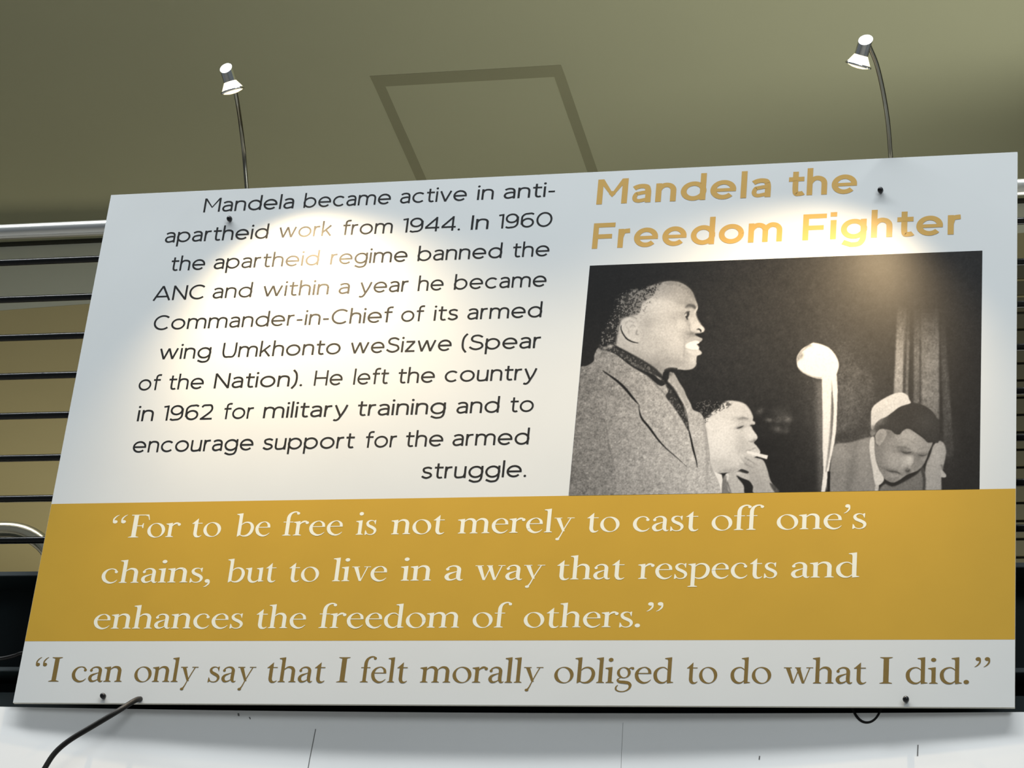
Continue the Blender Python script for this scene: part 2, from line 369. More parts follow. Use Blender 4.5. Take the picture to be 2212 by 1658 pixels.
# ---- geometric sans: every letter drawn as even strokes of width w; returns advance
def sans(P, ch, x, w):
    h = w / 2; XH = .735; AS = 1.06; S = .085 + w * .3
    q = Pen(); H = XH / 2; ry = H + .012 - h
    def L(*p): q.line(p, w)
    adv = .8
    if ch == 'o': q.arc(.395, H, .395 - h, ry, 0, 360, w, 40); adv = .79
    elif ch in 'dqgbp':
        bw = .75
        if ch in 'dqg': q.arc(.385, H, .385 - h, ry, 0, 360, w, 40); sx = bw - h
        else: q.arc(bw - .385, H, .385 - h, ry, 0, 360, w, 40); sx = h
        if ch == 'd': L((sx, 0), (sx, AS))
        if ch == 'b': L((sx, 0), (sx, AS))
        if ch == 'p': L((sx, -.30), (sx, XH))
        if ch == 'g':
            q.curve([(sx, XH), (sx, .5), (sx, .12), (sx - .03, -.08), (sx - .13, -.21), (sx - .33, -.27 + h * .4), (.24, -.24 + h * .4), (.07, -.15 + h * .3)], w)
        adv = bw
    elif ch in 'e':
        q.arc(.385, H, .385 - h, ry, 0, 318, w, 36); q.line([(w * .4, H - .01), (.77 - w * .02, H - .01)], w if w < .15 else w * .74); adv = .77
    elif ch == 'c': q.arc(.385, H, .385 - h, ry, 44, 316, w, 30); adv = .70
    elif ch == 'C': q.arc(.50, .5, .50 - h, .515 - h, 46, 314, w, 34); adv = .88
    elif ch == 'a':
        r = .58 - h; t = XH + .012 - h
        q.curve([(.06, t - .085), (.16, t - .025), (.29, t), (.43, t - .03), (r - .02, t - .12), (r, t - .25), (r, .2), (r, .1), (r, 0)], w)
        q.curve([(r, .435 - h * .6), (.38, .455 - h * .6), (.2, .43 - h * .7), (.07 + h * .7, .345), (h, .215), (.07 + h * .6, .075 + h * .4), (.22, h - .012), (.38, .02 + h)] + ([(.5, .09 + h * .6), (r, .18)] if w < .15 else [(.46, .12)]), w if w < .15 else w * .8)
        adv = .58
    elif ch in 'nhm':
        wd = .62
        L((h, 0), (h, AS if ch == 'h' else XH))
        def arch(a, b):
            t = XH + .012 - h; mm = (a + b) / 2
            q.curve([(a, XH * .62), (a + .05, t - .10), (a + .14, t - .02), (mm + .02, t), (b - .09, t - .04), (b - .015, t - .14), (b, t - .27), (b, .2), (b, 0)], w)
        if ch == 'm':
            wd = 1.06; mid = wd / 2; arch(h, mid); arch(mid, wd - h)
        else: arch(h, wd - h)
        adv = wd
    elif ch == 'r':
        L((h, 0), (h, XH)); q.curve([(h, .40), (.04 + h, .56), (.14, XH - h - .03), (.25, XH - h), (.37, XH - h + .01)], w); adv = .38
    elif ch == 'u':
        b = .61 - h
        q.curve([(h, XH), (h, .45), (h, .26), (h + .02, .12), (.12 + h * .6, .03 + h * .3), (.29, h - .012), (.45, .04 + h * .6), (b - .04, .14), (b, .30)], w); L((b, 0), (b, XH)); adv = .61
    elif ch == 'l': L((h, 0), (h, AS)); adv = w
    elif ch == 'i':
        L((h, 0), (h, XH))
        if w > .15: q.poly([(-.01, .87), (w + .01, .87), (w + .01, 1.04), (-.01, 1.04)])
        else: q.dot(h, .95, .068)
        adv = w
    elif ch == 't':
        q.curve([(.12 + h, .945), (.12 + h, .6), (.12 + h, .24), (.15 + h, .09), (.24 + h, h - .012), (.33 + h, .0 + h), (.37 + h, .022 + h)], w); L((0, XH - h), (.42 + h * .6, XH - h)); adv = .42
    elif ch == 'f':
        q.curve([(.12 + h, 0), (.12 + h, .5), (.12 + h, .80), (.14 + h, .93), (.22 + h, 1.05 - h), (.32 + h, 1.065 - h), (.40 + h, 1.05 - h)], w); L((0, XH - h), (.40 + h * .6, XH - h)); adv = .40
    elif ch in 'vy':
        q.line([(h * .9, XH), (.34, 0 + h * .2)], w); 
        if ch == 'v': q.line([(.68 - h * .9, XH), (.34, 0 + h * .2)], w)
        else: q.curve([(.68 - h * .9, XH), (.51, .36), (.34, -.02), (.27, -.16), (.19, -.235), (.10, -.25), (.02, -.21)], w)
        if ch == 'v': q.poly([(.34 - h * 1.1, 0), (.34 + h * 1.1, 0), (.34 + h * 1.3, h), (.34 - h * 1.3, h)])
        adv = .66
    elif ch == 'w':
        for a, b in ((h, .29), (.53, .29), (.53, .77), (1.06 - h, .77)): q.line([(a, XH), (b, h * .3)], w)
        adv = 1.06
    elif ch == 'k':
        L((h, 0), (h, AS)); q.line([(h, .25), (.53, XH)], w); q.line([(.24, .43), (.56, 0)], w); adv = .58
    elif ch == 's':
        t = XH + .012 - h; b = h - .012
        q.curve([(.50, t - .07), (.38, t - .01), (.27, t), (.12, t - .05), (.085, t - .15), (.15, .42), (.30, .365), (.44, .31), (.50, .20), (.45, .07 + b), (.29, b), (.15, b + .03), (.03, b + .11)], w); adv = .54
    elif ch == 'S':
        t = 1.012 - h; b = h - .012
        q.curve([(.66, t - .12), (.52, t - .03), (.37, t), (.19, t - .05), (.11, t - .20), (.17, .61), (.38, .52), (.60, .44), (.69, .27), (.62, .09 + b), (.41, b), (.2, b + .04), (.03, b + .16)], w); adv = .73
    elif ch == 'z': L((.03, XH - h), (.52, XH - h)); q.line([(.49, XH - w * .6), (.05, w * .6)], w * 1.05); L((0, h), (.54, h)); adv = .54
    elif ch == '-': L((.02, .36), (.34, .36)); adv = .36
    elif ch == '.': 
        q.dot(.065, .06, .066); adv = .13
    elif ch == 'M':
        bw = .93
        L((h, 0), (h, 1)); L((bw - h, 0), (bw - h, 1)); d = .34 if w < .15 else .36
        q.poly([(0, 1), (w * 1.05, 1), (bw / 2 + h * .55, d), (bw / 2, d - w * .45), (bw / 2 - h * .55, d - w * .1)])
        q.poly([(bw, 1), (bw / 2 + h * .55, d - w * .1), (bw / 2, d - w * .45), (bw / 2 - h * .55, d), (bw - w * 1.05, 1)])
        if w > .15: q.poly([(bw / 2 - h * 1.2, d + w * .25), (bw / 2, d - w * .5), (bw / 2 + h * 1.2, d + w * .25), (bw / 2, d + w * .95)])
        adv = bw
    elif ch == 'N':
        bw = .80; L((h, 0), (h, 1)); L((bw - h, 0), (bw - h, 1)); q.line([(h * .9, 1 - h * .2), (bw - h * .9, h * .2)], w); adv = bw
    elif ch == 'H': L((h, 0), (h, 1)); L((.80 - h, 0), (.80 - h, 1)); L((h, .5), (.80 - h, .5)); adv = .80
    elif ch == 'I': L((h, 0), (h, 1)); adv = w
    elif ch == 'F': L((h, 0), (h, 1)); L((h, 1 - h), (.70, 1 - h)); L((h, .47), (.62, .47)); adv = .68
    elif ch == 'A': q.line([(h * .5, 0), (.47, 1)], w); q.line([(.94 - h * .5, 0), (.47, 1)], w); L((.16, .27), (.78, .27)); adv = .94
    elif ch == 'U': q.curve([(h, 1), (h, .7), (h, .38), (h + .05, .16), (.2, .03 + h * .3), (.39, h - .012), (.58, .03 + h * .3), (.73 - h, .16), (.78 - h, .38), (.78 - h, .7), (.78 - h, 1)], w); adv = .78
    elif ch in '()':
        sg = 1 if ch == '(' else -1; ox = .02 if sg > 0 else .28
        q.curve([(ox + sg * .26, 1.09), (ox + sg * .1, .84), (ox + sg * h, .48), (ox + sg * .1, .12), (ox + sg * .26, -.14)], w); adv = .30
    elif ch == '1': L((.26, 0), (.26, 1)); q.line([(.26, 1 - h), (.02, .91)], w * .95); adv = .26 + h
    elif ch == '0': q.arc(.44, .5, .44 - h, .515 - h, 0, 360, w, 44); adv = .88
    elif ch in '69':
        nine = ch == '9'; T = (lambda x, y: (.74 - x, 1 - y)) if nine else (lambda x, y: (x, y))
        n = 44; cx, cy, rx, rr = .38, .325, .355 - h, .335 - h
        q.line([T(cx + rx * math.cos(2 * math.pi * k / n), cy + rr * math.sin(2 * math.pi * k / n)) for k in range(n + 1)], w)
        q.curve([T(*p) for p in ((.69, .90), (.57, .985 - h * .4), (.44, 1.012 - h), (.22, .95 - h * .5), (.07, .76), (h, .5), (h + .0, .36), (.06, .22))], w)
        adv = .74
    elif ch == '4': L((.60, 0), (.60, 1)); q.line([(.60, 1 - h), (.03, .29)], w); L((0, .26), (.77, .26)); adv = .77
    elif ch == '2':
        q.curve([(.03, .83), (.12, .94), (.30, 1.012 - h), (.52, .96 - h * .4), (.60, .74), (.55, .56), (.40, .38), (.07, .07)], w); L((0, h), (.66, h)); adv = .68
    for v in q.v: pass
    b = len(P.v); P.v += [(v[0] + x, v[1], (v[2] + P.k) % 24) for v in q.v]; P.f += [tuple(i + b for i in f) for f in q.f]; P.k += q.k + 1
    return adv + S * (.75 if ch in '.1' else 1)

# ---- old-style serif letters drawn with swelling strokes
def serif(P, ch, x, w=0):
    q = Pen(); s = .118; XH = .61
    def V(cx, y0, y1, ww=s): q.poly([(cx - ww / 2, y0), (cx + ww / 2, y0), (cx + ww / 2, y1), (cx - ww / 2, y1)])
    def foot(cx, a=.125, y=0, ww=s, up=1):
        q.poly([(cx - a, y), (cx + a, y), (cx + a, y + up * .018), (cx + ww / 2, y + up * .055), (cx - ww / 2, y + up * .055), (cx - a, y + up * .018)][::up])
    def flag(cx, top, ww=s):
        q.poly([(cx - ww / 2, top - .14), (cx + ww / 2, top - .14), (cx + ww / 2, top), (cx - ww / 2 - .10, top - .035), (cx - ww / 2 - .10, top - .062), (cx - ww / 2 - .02, top - .085)])
    def arch(a, b):
        q.curve([(a + .03, .46), (a + .10, .555), (a + .20, .605), (b - .06, .575), (b - .005, .48), (b, .38), (b, .2), (b, .03)], [.02, .04, .07, .10, .115, s, s, s]); foot(b)
    adv = .6
    if ch == 'o': q.ring(.315, .302, .305, .322, .112, .030, .25); adv = .63
    elif ch in 'nhm':
        V(.13, 0, .58 if ch != 'h' else .98); flag(.13, 1.0 if ch == 'h' else XH + .01); foot(.13); arch(.13, .50)
        adv = .63
        if ch == 'm': arch(.50, .87); adv = 1.0
    elif ch == 'r':
        V(.13, 0, .55); flag(.13, XH + .01); foot(.13, .135); q.curve([(.16, .44), (.22, .54), (.31, .60), (.40, .595)], [.02, .05, .075, .05]); q.dot(.415, .545, .055, .06); adv = .46
    elif ch == 'i': V(.13, 0, .55); flag(.13, XH + .01); foot(.13); q.dot(.125, .90, .075); adv = .26
    elif ch == 'l': V(.13, 0, .95); flag(.13, 1.0); foot(.13); adv = .26
    elif ch == 'u':
        V(.13, .2, .55); flag(.13, XH); q.curve([(.13, .3), (.135, .15), (.20, .03), (.30, -.005), (.40, .03), (.49, .12)], [s, .112, .10, .07, .045, .02])
        V(.52, .02, .55); flag(.52, XH); q.poly([(.46, 0), (.65, .025), (.65, .045), (.52, .07)]); adv = .64
    elif ch == 't':
        V(.16, .15, .60); q.poly([(.01, .565), (.219, .565), (.219, .80)]); q.poly([(.01, .570), (.37, .570), (.37, .602), (.03, .602)])
        q.curve([(.16, .25), (.165, .12), (.21, .025), (.29, .0), (.35, .025), (.39, .06)], [s, .118, .10, .06, .035, .02]); adv = .39
    elif ch == 'a':
        q.curve([(.075, .45), (.11, .545), (.22, .60), (.33, .575), (.385, .49), (.39, .38), (.385, .15), (.41, .045), (.46, .01), (.52, .045)], [.05, .045, .05, .075, .105, .112, .112, .09, .055, .015])
        q.dot(.085, .465, .048, .055); q.curve([(.38, .38), (.26, .335), (.12, .26), (.075, .15), (.12, .045), (.20, .02), (.29, .055), (.375, .13)], [.02, .04, .085, .112, .095, .06, .04, .02]); adv = .51
    elif ch == 'e':
        q.curve([(.475, .365), (.455, .49), (.38, .58), (.29, .608), (.16, .55), (.08, .42), (.068, .28), (.12, .13), (.22, .035), (.32, .005), (.43, .04), (.52, .13)], [.095, .085, .05, .032, .065, .10, .112, .11, .09, .065, .04, .015])
        q.poly([(.08, .355), (.52, .355), (.52, .388), (.08, .388)]); adv = .54
    elif ch == 'c':
        q.curve([(.455, .47), (.41, .565), (.30, .608), (.17, .56), (.085, .43), (.068, .28), (.12, .13), (.22, .035), (.32, .005), (.43, .04), (.51, .13)], [.05, .05, .035, .06, .10, .112, .11, .09, .065, .04, .015])
        q.dot(.445, .475, .05, .055); adv = .53
    elif ch == 's':
        q.curve([(.345, .45), (.31, .56), (.22, .605), (.12, .575), (.075, .49), (.12, .39), (.23, .32), (.33, .245), (.365, .15), (.32, .04), (.21, .0), (.10, .04), (.045, .17)], [.015, .025, .035, .065, .085, .105, .115, .105, .085, .055, .035, .03, .015])
        q.poly([(.355, .42), (.365, .62), (.335, .62), (.29, .575)]); q.poly([(.025, .20), (.015, -.01), (.045, -.01), (.10, .035)]); adv = .42
    elif ch == 'f':
        V(.15, 0, .72); foot(.15, .14); q.curve([(.15, .65), (.155, .80), (.20, .93), (.30, 1.01), (.40, 1.015), (.455, .97)], [s, .115, .09, .06, .05, .06]); q.dot(.45, .955, .052, .055)
        q.poly([(.0, .570), (.32, .570), (.32, .602), (.0, .602)]); adv = .33
    elif ch in 'bp':
        if ch == 'b': V(.13, .03, .95); flag(.13, 1.0); q.poly([(.071, -.02), (.19, .05), (.19, .14), (.071, .14)])
        else: V(.13, -.33, .55); flag(.13, XH + .01); foot(.13, .145, -.34)
        q.curve([(.16, .45), (.25, .56), (.37, .60), (.49, .555), (.56, .44), (.572, .31), (.53, .15), (.44, .045), (.34, .008), (.24, .02), (.15, .08)], [.015, .04, .055, .08, .105, .112, .11, .09, .06, .04, .02]); adv = .64
    elif ch == 'd':
        V(.50, .02, .95); flag(.50, 1.0); q.poly([(.44, -.015), (.64, .015), (.64, .035), (.50, .075)])
        q.curve([(.46, .49), (.38, .575), (.29, .605), (.17, .56), (.085, .44), (.07, .29), (.11, .14), (.20, .04), (.30, .01), (.38, .035), (.46, .12)], [.02, .035, .04, .065, .10, .112, .11, .09, .06, .04, .02]); adv = .64
    elif ch == 'g':
        q.ring(.26, .40, .215, .215, .09, .028, .2)
        q.curve([(.40, .52), (.45, .575), (.51, .60)], [.03, .04, .04]); q.dot(.53, .565, .045, .05)
        q.curve([(.18, .215), (.10, .16), (.085, .10), (.15, .045), (.28, .03), (.42, .0), (.485, -.10), (.44, -.24), (.31, -.325), (.17, -.33), (.06, -.27), (.045, -.17), (.10, -.08)], [.02, .035, .07, .10, .115, .11, .09, .06, .04, .04, .05, .05, .02]); adv = .56
    elif ch in 'vwy':
        def thick(a, b, y=0): q.poly([(a - .065, XH - .01), (b - .045, y), (b + .03, y), (a + .065, XH - .01)])
        def thin(a, b, y=0): q.poly([(b - .014, y), (b + .018, y), (a + .018, XH - .01), (a - .018, XH - .01)])
        def sl(a, b): q.poly([(a, XH - .028), (b, XH - .028), (b, XH), (a, XH)])
        if ch == 'v': thick(.12, .305); thin(.49, .305); sl(0, .24); sl(.38, .59); adv = .56
        if ch == 'y':
            thick(.12, .32, .04); q.curve([(.51, .60), (.40, .33), (.29, .04), (.22, -.16), (.16, -.27)], [.035, .035, .035, .04, .06]); q.dot(.145, -.285, .062, .052); sl(0, .24); sl(.40, .62); adv = .58
        if ch == 'w':
            thick(.12, .30); thin(.47, .30); thick(.43, .61); thin(.79, .61); sl(0, .24); sl(.34, .52); sl(.68, .89); adv = .86
    elif ch == 'I': V(.18, 0, 1, .155); foot(.18, .18, 0, .155); foot(.18, .18, 1, .155, -1); adv = .38
    elif ch == 'F':
        V(.19, 0, 1, .155); foot(.19, .18, 0, .155); q.poly([(.02, .965), (.62, .965), (.62, 1.0), (.02, 1.0)]); q.poly([(.62, 1.0), (.50, .965), (.60, .92), (.645, .76), (.67, .76)])
        q.poly([(.2, .49), (.46, .49), (.46, .525), (.2, .525)]); q.poly([(.42, .505), (.46, .40), (.485, .40), (.485, .62), (.46, .62)]); adv = .60
    elif ch == '.': q.dot(.09, .065, .078); adv = .2
    elif ch == ',': q.dot(.10, .055, .075, .08); q.curve([(.165, .06), (.15, -.06), (.07, -.17), (.01, -.20)], [.03, .055, .035, .015]); adv = .2
    elif ch in '“‘':
        for k in range(2 if ch == '“' else 1):
            o = .25 * k; q.dot(.09 + o, .70, .072, .072); q.curve([(.035 + o, .72), (.05 + o, .84), (.12 + o, .95), (.19 + o, 1.0)], [.04, .05, .035, .012])
        adv = .46
    elif ch in '”’':
        for k in range(2 if ch == '”' else 1):
            o = .25 * k; q.dot(.10 + o, .93, .072, .072); q.curve([(.155 + o, .91), (.14 + o, .79), (.07 + o, .68), (.0 + o, .63)], [.04, .05, .035, .012])
        adv = .2 if ch == '’' else .46
    b = len(P.v); P.v += [(v[0] + x, v[1], (v[2] + P.k) % 24) for v in q.v]; P.f += [tuple(i + b for i in f) for f in q.f]; P.k += q.k + 1
    return adv + (.035 if ch not in '“”' else .02)

def crop(ox, oy, s): return lambda X, Y: (ox + X / s, oy + Y / s)
kA, kB = crop(270, 380, 4.424), crop(720, 380, 4.424)
kC, kD = crop(270, 700, 4.424), crop(720, 700, 4.424)
kE, kF = crop(1260, 350, 5.267), crop(1670, 350, 5.027)
kG, kH, kI = crop(180, 1060, 3.881), crop(730, 1060, 3.881), crop(1290, 1060, 3.626)
kJ, kK, kL, kM = crop(50, 1380, 3.881), crop(600, 1380, 3.687), crop(1170, 1380, 4.337), crop(1660, 1380, 4.007)

def text_line(name, words, base, cap, glyph, wt, mt):
    """words: (string, leftmost ink, rightmost ink); base: points of the baseline"""
    z0 = sum(on_y(*p)[2] for p in base) / len(base)
    for (st, l, r) in words:
        P = Pen(); x = 0
        for ch in st: x += glyph(P, ch, x, wt)
        xs = [v[0] for v in P.v]; a, b = min(xs), max(xs)
        ul, ur = on_y(*l)[0], on_y(*r)[0]; k = (ur - ul) / (b - a)
        V_ = [(ul + (v[0] - a) * k, YB - .00028 - v[2] * .000008, z0 + v[1] * cap) for v in P.v]
        mesh(name, V_, P.f, mt, board)
def hgt(p_top, p_bot): return on_y(*p_top)[2] - on_y(*p_bot)[2]
cb = (hgt(kA(770, 228), kA(748, 357)) + hgt(kC(870, 472), kC(848, 618))) / 2
BODY = [
 ([('Mandela', kA(745, 355), kA(1608, 315)), ('became', kA(1700, 305), kB(553, 200)), ('active', kB(637, 240), kB(1278, 170)), ('in', kB(1370, 220), kB(1535, 160)), ('anti-', kB(1628, 190), kB(2120, 128))], [kA(748, 357), kB(2010, 190)]),
 ([('apartheid', kA(378, 635), kA(1386, 458)), ('work', kA(1478, 495), kA(1985, 465)), ('from', kB(85, 555), kB(573, 455)), ('1944.', kB(672, 400), kB(1212, 500)), ('In', kB(1313, 500), kB(1487, 440)), ('1960', kB(1585, 370), kB(2097, 385))], [kA(785, 630), kB(1322, 503)]),
 ([('the', kA(448, 812), kA(768, 835)), ('apartheid', kA(847, 870), kA(1870, 712)), ('regime', kA(1958, 842), kB(711, 750)), ('banned', kB(800, 805), kB(1626, 630)), ('the', kB(1722, 668), kB(2068, 690))], [kA(535, 913), kB(1820, 762)]),
 ([('ANC', kA(262, 1200), kA(767, 1065)), ('and', kA(836, 1150), kA(1231, 1018)), ('within', kA(1325, 1055), kA(1952, 1060)), ('a', kA(2041, 1095), kA(2150, 1060)), ('year', kB(243, 1140), kB(722, 995)), ('he', kB(805, 1090), kB(1056, 1020)), ('became', kB(1148, 1077), kB(2040, 980))], [kA(452, 1193), kB(812, 1090)]),
 ([('Commander-in-Chief', kA(272, 1430), kB(580, 1243)), ('of', kB(649, 1340), kB(880, 1232)), ('its', kB(955, 1375), kB(1190, 1345)), ('armed', kB(1282, 1330), kB(2007, 1190))], [kA(570, 1470), kB(1430, 1358)]),
 ([('wing', kC(336, 245), kC(833, 225)), ('Umkhonto', kC(928, 280), kC(2062, 225)), ('weSizwe', kD(170, 180), kD(1133, 180)), ('(Spear', kD(1225, 200), kD(1987, 112))], [kC(580, 337), kD(1915, 220)]),
 ([('of', kC(130, 590), kC(356, 490)), ('the', kC(427, 525), kC(756, 550)), ('Nation).', kC(845, 617), kC(1692, 585)), ('He', kC(1802, 585), kC(2081, 515)), ('left', kD(188, 574), kD(534, 462)), ('the', kD(627, 457), kD(973, 482)), ('country', kD(1064, 510), kD(1952, 413))], [kC(512, 629), kD(1500, 534)]),
 ([('in', kC(108, 933), kC(276, 860)), ('1962', kC(376, 790), kC(846, 800)), ('for', kC(935, 910), kC(1234, 798)), ('military', kC(1316, 897), kC(2137, 768)), ('training', kD(239, 768), kD(1083, 742)), ('and', kD(1177, 820), kD(1600, 682)), ('to', kD(1697, 730), kD(1917, 770))], [kC(165, 931), kD(1322, 843)]),
 ([('encourage', kC(76, 1175), kC(1229, 1140)), ('support', kC(1313, 1190), kD(208, 1072)), ('for', kD(301, 1176), kD(611, 1058)), ('the', kD(699, 1057), kD(1053, 1092)), ('armed', kD(1139, 1130), kD(1885, 983))], [kC(210, 1229), kD(1288, 1153)]),
 ([('struggle.', kD(839, 1465), kD(1843, 1445))], [kD(1062, 1471)]),
]
for wds, base in BODY: text_line('paragraph_word', wds, base, cb, sans, .108, M_black)
ch_ = hgt(kE(170, 195), kE(147, 479))
for wds, base in [
 ([('Mandela', kE(147, 478), kE(2138, 240)), ('the', kF(173, 195), kF(912, 240))], [kE(160, 479), kF(405, 362)]),
 ([('Freedom', kE(97, 980), kF(103, 700)), ('Fighter', kF(316, 853), kF(2040, 580))], [kE(120, 981), kF(1110, 823)])]:
    text_line('headline_word', wds, base, ch_, sans, .174, M_head)
cs = hgt(kM(1015, 157), kM(1003, 385))
S3 = [
 ([('“', kG(250, 240), kG(380, 180)), ('For', kG(373, 395), kG(821, 265)), ('to', kG(916, 260), kG(1158, 300)), ('be', kG(1262, 383), kG(1573, 275)), ('free', kG(1663, 377), kG(2180, 268)), ('is', kH(140, 366), kH(335, 230)), ('not', kH(437, 360), kH(906, 218)), ('merely', kH(996, 352), kH(1987, 203)), ('to', kH(2093, 205), kI(177, 240)), ('cast', kI(281, 250), kI(801, 180)), ('off', kI(897, 250), kI(1309, 105)), ('one’s', kI(1407, 240), kI(2109, 260))], [kG(720, 390), kH(450, 360), kI(1610, 299)]),
 ([('chains,', kG(155, 710), kG(1059, 770)), ('but', kG(1187, 767), kG(1629, 625)), ('to', kG(1732, 622), kG(1981, 660)), ('live', kG(2076, 754), kH(419, 632)), ('in', kH(517, 746), kH(781, 745)), ('a', kH(893, 720), kH(1051, 722)), ('way', kH(1157, 600), kH(1741, 598)), ('that', kH(1841, 600), kI(223, 558)), ('respects', kI(314, 685), kI(1411, 625)), ('and', kI(1518, 650), kI(2053, 678))], [kG(300, 774), kH(560, 746), kI(1700, 680)]),
 ([('enhances', kG(87, 1105), kG(1341, 1090)), ('the', kG(1456, 1015), kG(1871, 1052)), ('freedom', kG(1967, 1149), kH(1016, 1138)), ('of', kH(1132, 1065), kH(1463, 925)), ('others.', kH(1560, 1060), kI(336, 1048)), ('”', kI(387, 922), kI(521, 860))], [kG(240, 1163), kH(760, 1140), kI(60, 1063)]),
]
for wds, base in S3: text_line('quotation_word', wds, base, cs * .985, serif, 0, M_cream)
text_line('lower_quotation_word', [('“', kJ(105, 220), kJ(218, 162)), ('I', kJ(208, 367), kJ(333, 160)), ('can', kJ(404, 320), kJ(824, 365)), ('only', kJ(929, 320), kJ(1471, 238)), ('say', kJ(1549, 335), kJ(1956, 235)), ('that', kJ(2048, 235), kK(388, 218)), ('I', kK(465, 337), kK(581, 140)), ('felt', kK(651, 338), kK(1043, 218)), ('morally', kK(1124, 337), kK(2118, 215)), ('obliged', kL(119, 330), kL(1232, 407)), ('to', kL(1362, 262), kL(1646, 330)), ('do', kL(1770, 340), kL(2151, 340)), ('what', kM(134, 245), kM(851, 248)), ('I', kM(960, 385), kM(1076, 158)), ('did.', kM(1188, 320), kM(1736, 377)), ('”', kM(1782, 242), kM(1919, 190))],
          [kJ(700, 366), kK(1140, 338), kL(530, 400), kM(400, 386)], cs, serif, 0, M_brown)

#PHOTO_START
# ------------------------------------------------------------------ the printed black and white photograph (painted tone by tone)
PW, PH, POX, POY = 930, 550, 1205, 525
IM = np.zeros((PH, PW)) + 40.0
YY, XX = np.mgrid[0:PH, 0:PW].astype(float); XX += POX; YY += POY
rng = np.random.RandomState(3)
def gblur(a, s):
    if s < .3: return a
    r = int(3 * s + 1); k = np.exp(-.5 * (np.arange(-r, r + 1) / s) ** 2); k /= k.sum()
    b = np.pad(a, ((0, 0), (r, r)), 'edge'); out = np.zeros_like(a)
    for i, q in enumerate(k): out += q * b[:, i:i + a.shape[1]]
    b = np.pad(out, ((r, r), (0, 0)), 'edge'); o2 = np.zeros_like(a)
    for i, q in enumerate(k): o2 += q * b[i:i + a.shape[0], :]
    return o2
def noise(s):
    n = gblur(rng.randn(PH, PW), s); return n / n.std()
def pmask(pts, smooth=True, soft=.8):
    P = np.array(catmull(pts, 6, True) if smooth else pts, float)
    m = np.zeros((PH, PW)); 
    x0, x1 = max(int(P[:, 0].min() - POX) - 1, 0), min(int(P[:, 0].max() - POX) + 2, PW)
    y0, y1 = max(int(P[:, 1].min() - POY) - 1, 0), min(int(P[:, 1].max() - POY) + 2, PH)
    if x1 <= x0 or y1 <= y0: return m
    acc = np.zeros((y1 - y0, x1 - x0))
    for sx in (.25, .75):
        for sy in (.25, .75):
            gx = XX[y0:y1, x0:x1] - .5 + sx; gy = YY[y0:y1, x0:x1] - .5 + sy; ins = np.zeros(gx.shape, bool)
            for i in range(len(P)):
                ax, ay = P[i - 1]; bx, by = P[i]
                if ay == by: continue
                c = ((ay > gy) != (by > gy)); ins ^= c & (gx < (bx - ax) * (gy - ay) / (by - ay) + ax)
            acc += ins
    m[y0:y1, x0:x1] = acc / 4
    return gblur(m, soft)
def put(m, v, a=1.0):
    global IM
    IM = IM * (1 - m * a) + v * m * a
def shape(pts, v, soft=.8, a=1.0, smooth=True, clip=None):
    m = pmask(pts, smooth, soft)
    if clip is not None: m = m * clip
    put(m, v, a); return m
def blob(c, rx, ry, v, a=1.0, ang=0, clip=None, p=1.0):
    ca, sa = math.cos(math.radians(ang)), math.sin(math.radians(ang)); dx, dy = XX - c[0], YY - c[1]
    u, w_ = (dx * ca + dy * sa) / rx, (-dx * sa + dy * ca) / ry
    m = np.exp(-.5 * (u * u + w_ * w_) ** p)
    if clip is not None: m = m * clip
    put(m, v, a)
def line(pts, wd, v, soft=.5, a=1.0, clip=None):
    n = len(pts); wl = wd if hasattr(wd, '__len__') else [wd] * n
    c = np.array(catmull([(q[0], q[1], k) for q, k in zip(pts, wl)], 6)); L, R = [], []
    for i in range(len(c)):
        t = c[min(i + 1, len(c) - 1), :2] - c[max(i - 1, 0), :2]; t = t / max(np.hypot(*t), 1e-6)
        nn = np.array([-t[1], t[0]]) * max(c[i, 2], .2) / 2; L.append(c[i, :2] + nn); R.append(c[i, :2] - nn)
    m = pmask(L + R[::-1], False, soft)
    if clip is not None: m = m * clip
    put(m, v, a)
pa, pb, pc = crop(1210, 530, 5.92), crop(1210, 800, 5.92), crop(1500, 800, 5.92)
pd, pe = crop(1780, 800, 5.922), crop(1540, 530, 3.687)
def M_(f, *q): return [f(*p) for p in q]

# background
IM[:] = 26
blob((1680, 760), 170, 130, 46, .9); blob((1900, 700), 200, 160, 44, .8); blob((1290, 620), 110, 90, 14, .8)
blob((1640, 990), 60, 60, 22, .9); blob((2085, 640), 60, 130, 40, .6)
blob((1800, 850), 40, 90, 96, .55); blob((1850, 880), 50, 80, 84, .6)
blob((1690, 900), 14, 12, 88, .5); blob((1661, 907), 5, 3, 140, .6); blob((1701, 905), 5, 5, 130, .6); blob((1680, 928), 9, 5, 110, .6, 20); blob((1700, 928), 5, 6, 100, .5)
blob((1642, 887), 6, 4, 100, .6, -30); blob((1680, 907), 6, 4, 105, .5)
# curtain folds at right
for (xt, xb, w_, v, yt) in ((1949, 1938, 20, 158, 720), (1963, 1957, 7, 112, 730), (1956, 1952, 5, 62, 730), (1973, 1970, 10, 48, 720), (1981, 1980, 13, 106, 725), (1990, 1990, 5, 72, 730), (2009, 2010, 38, 128, 725), (2036, 2046, 12, 76, 740), (2044, 2056, 8, 92, 830)):
    y0_, y1_ = yt, 905 if xt < 2020 else 985
    ym = pmask([(xt - w_ / 2, y0_ - 60), (xt + w_ / 2, y0_ - 60), (xb + w_ / 2, y1_), (xb - w_ / 2, y1_)], False, 1.6)
    put(ym * np.clip((YY - (yt - 65)) / 110, 0, 1), v, .95)
blob((2052, 960), 16, 45, 76, .6); blob((2100, 1000), 40, 120, 22, .7); blob((2110, 850), 25, 200, 28, .7)
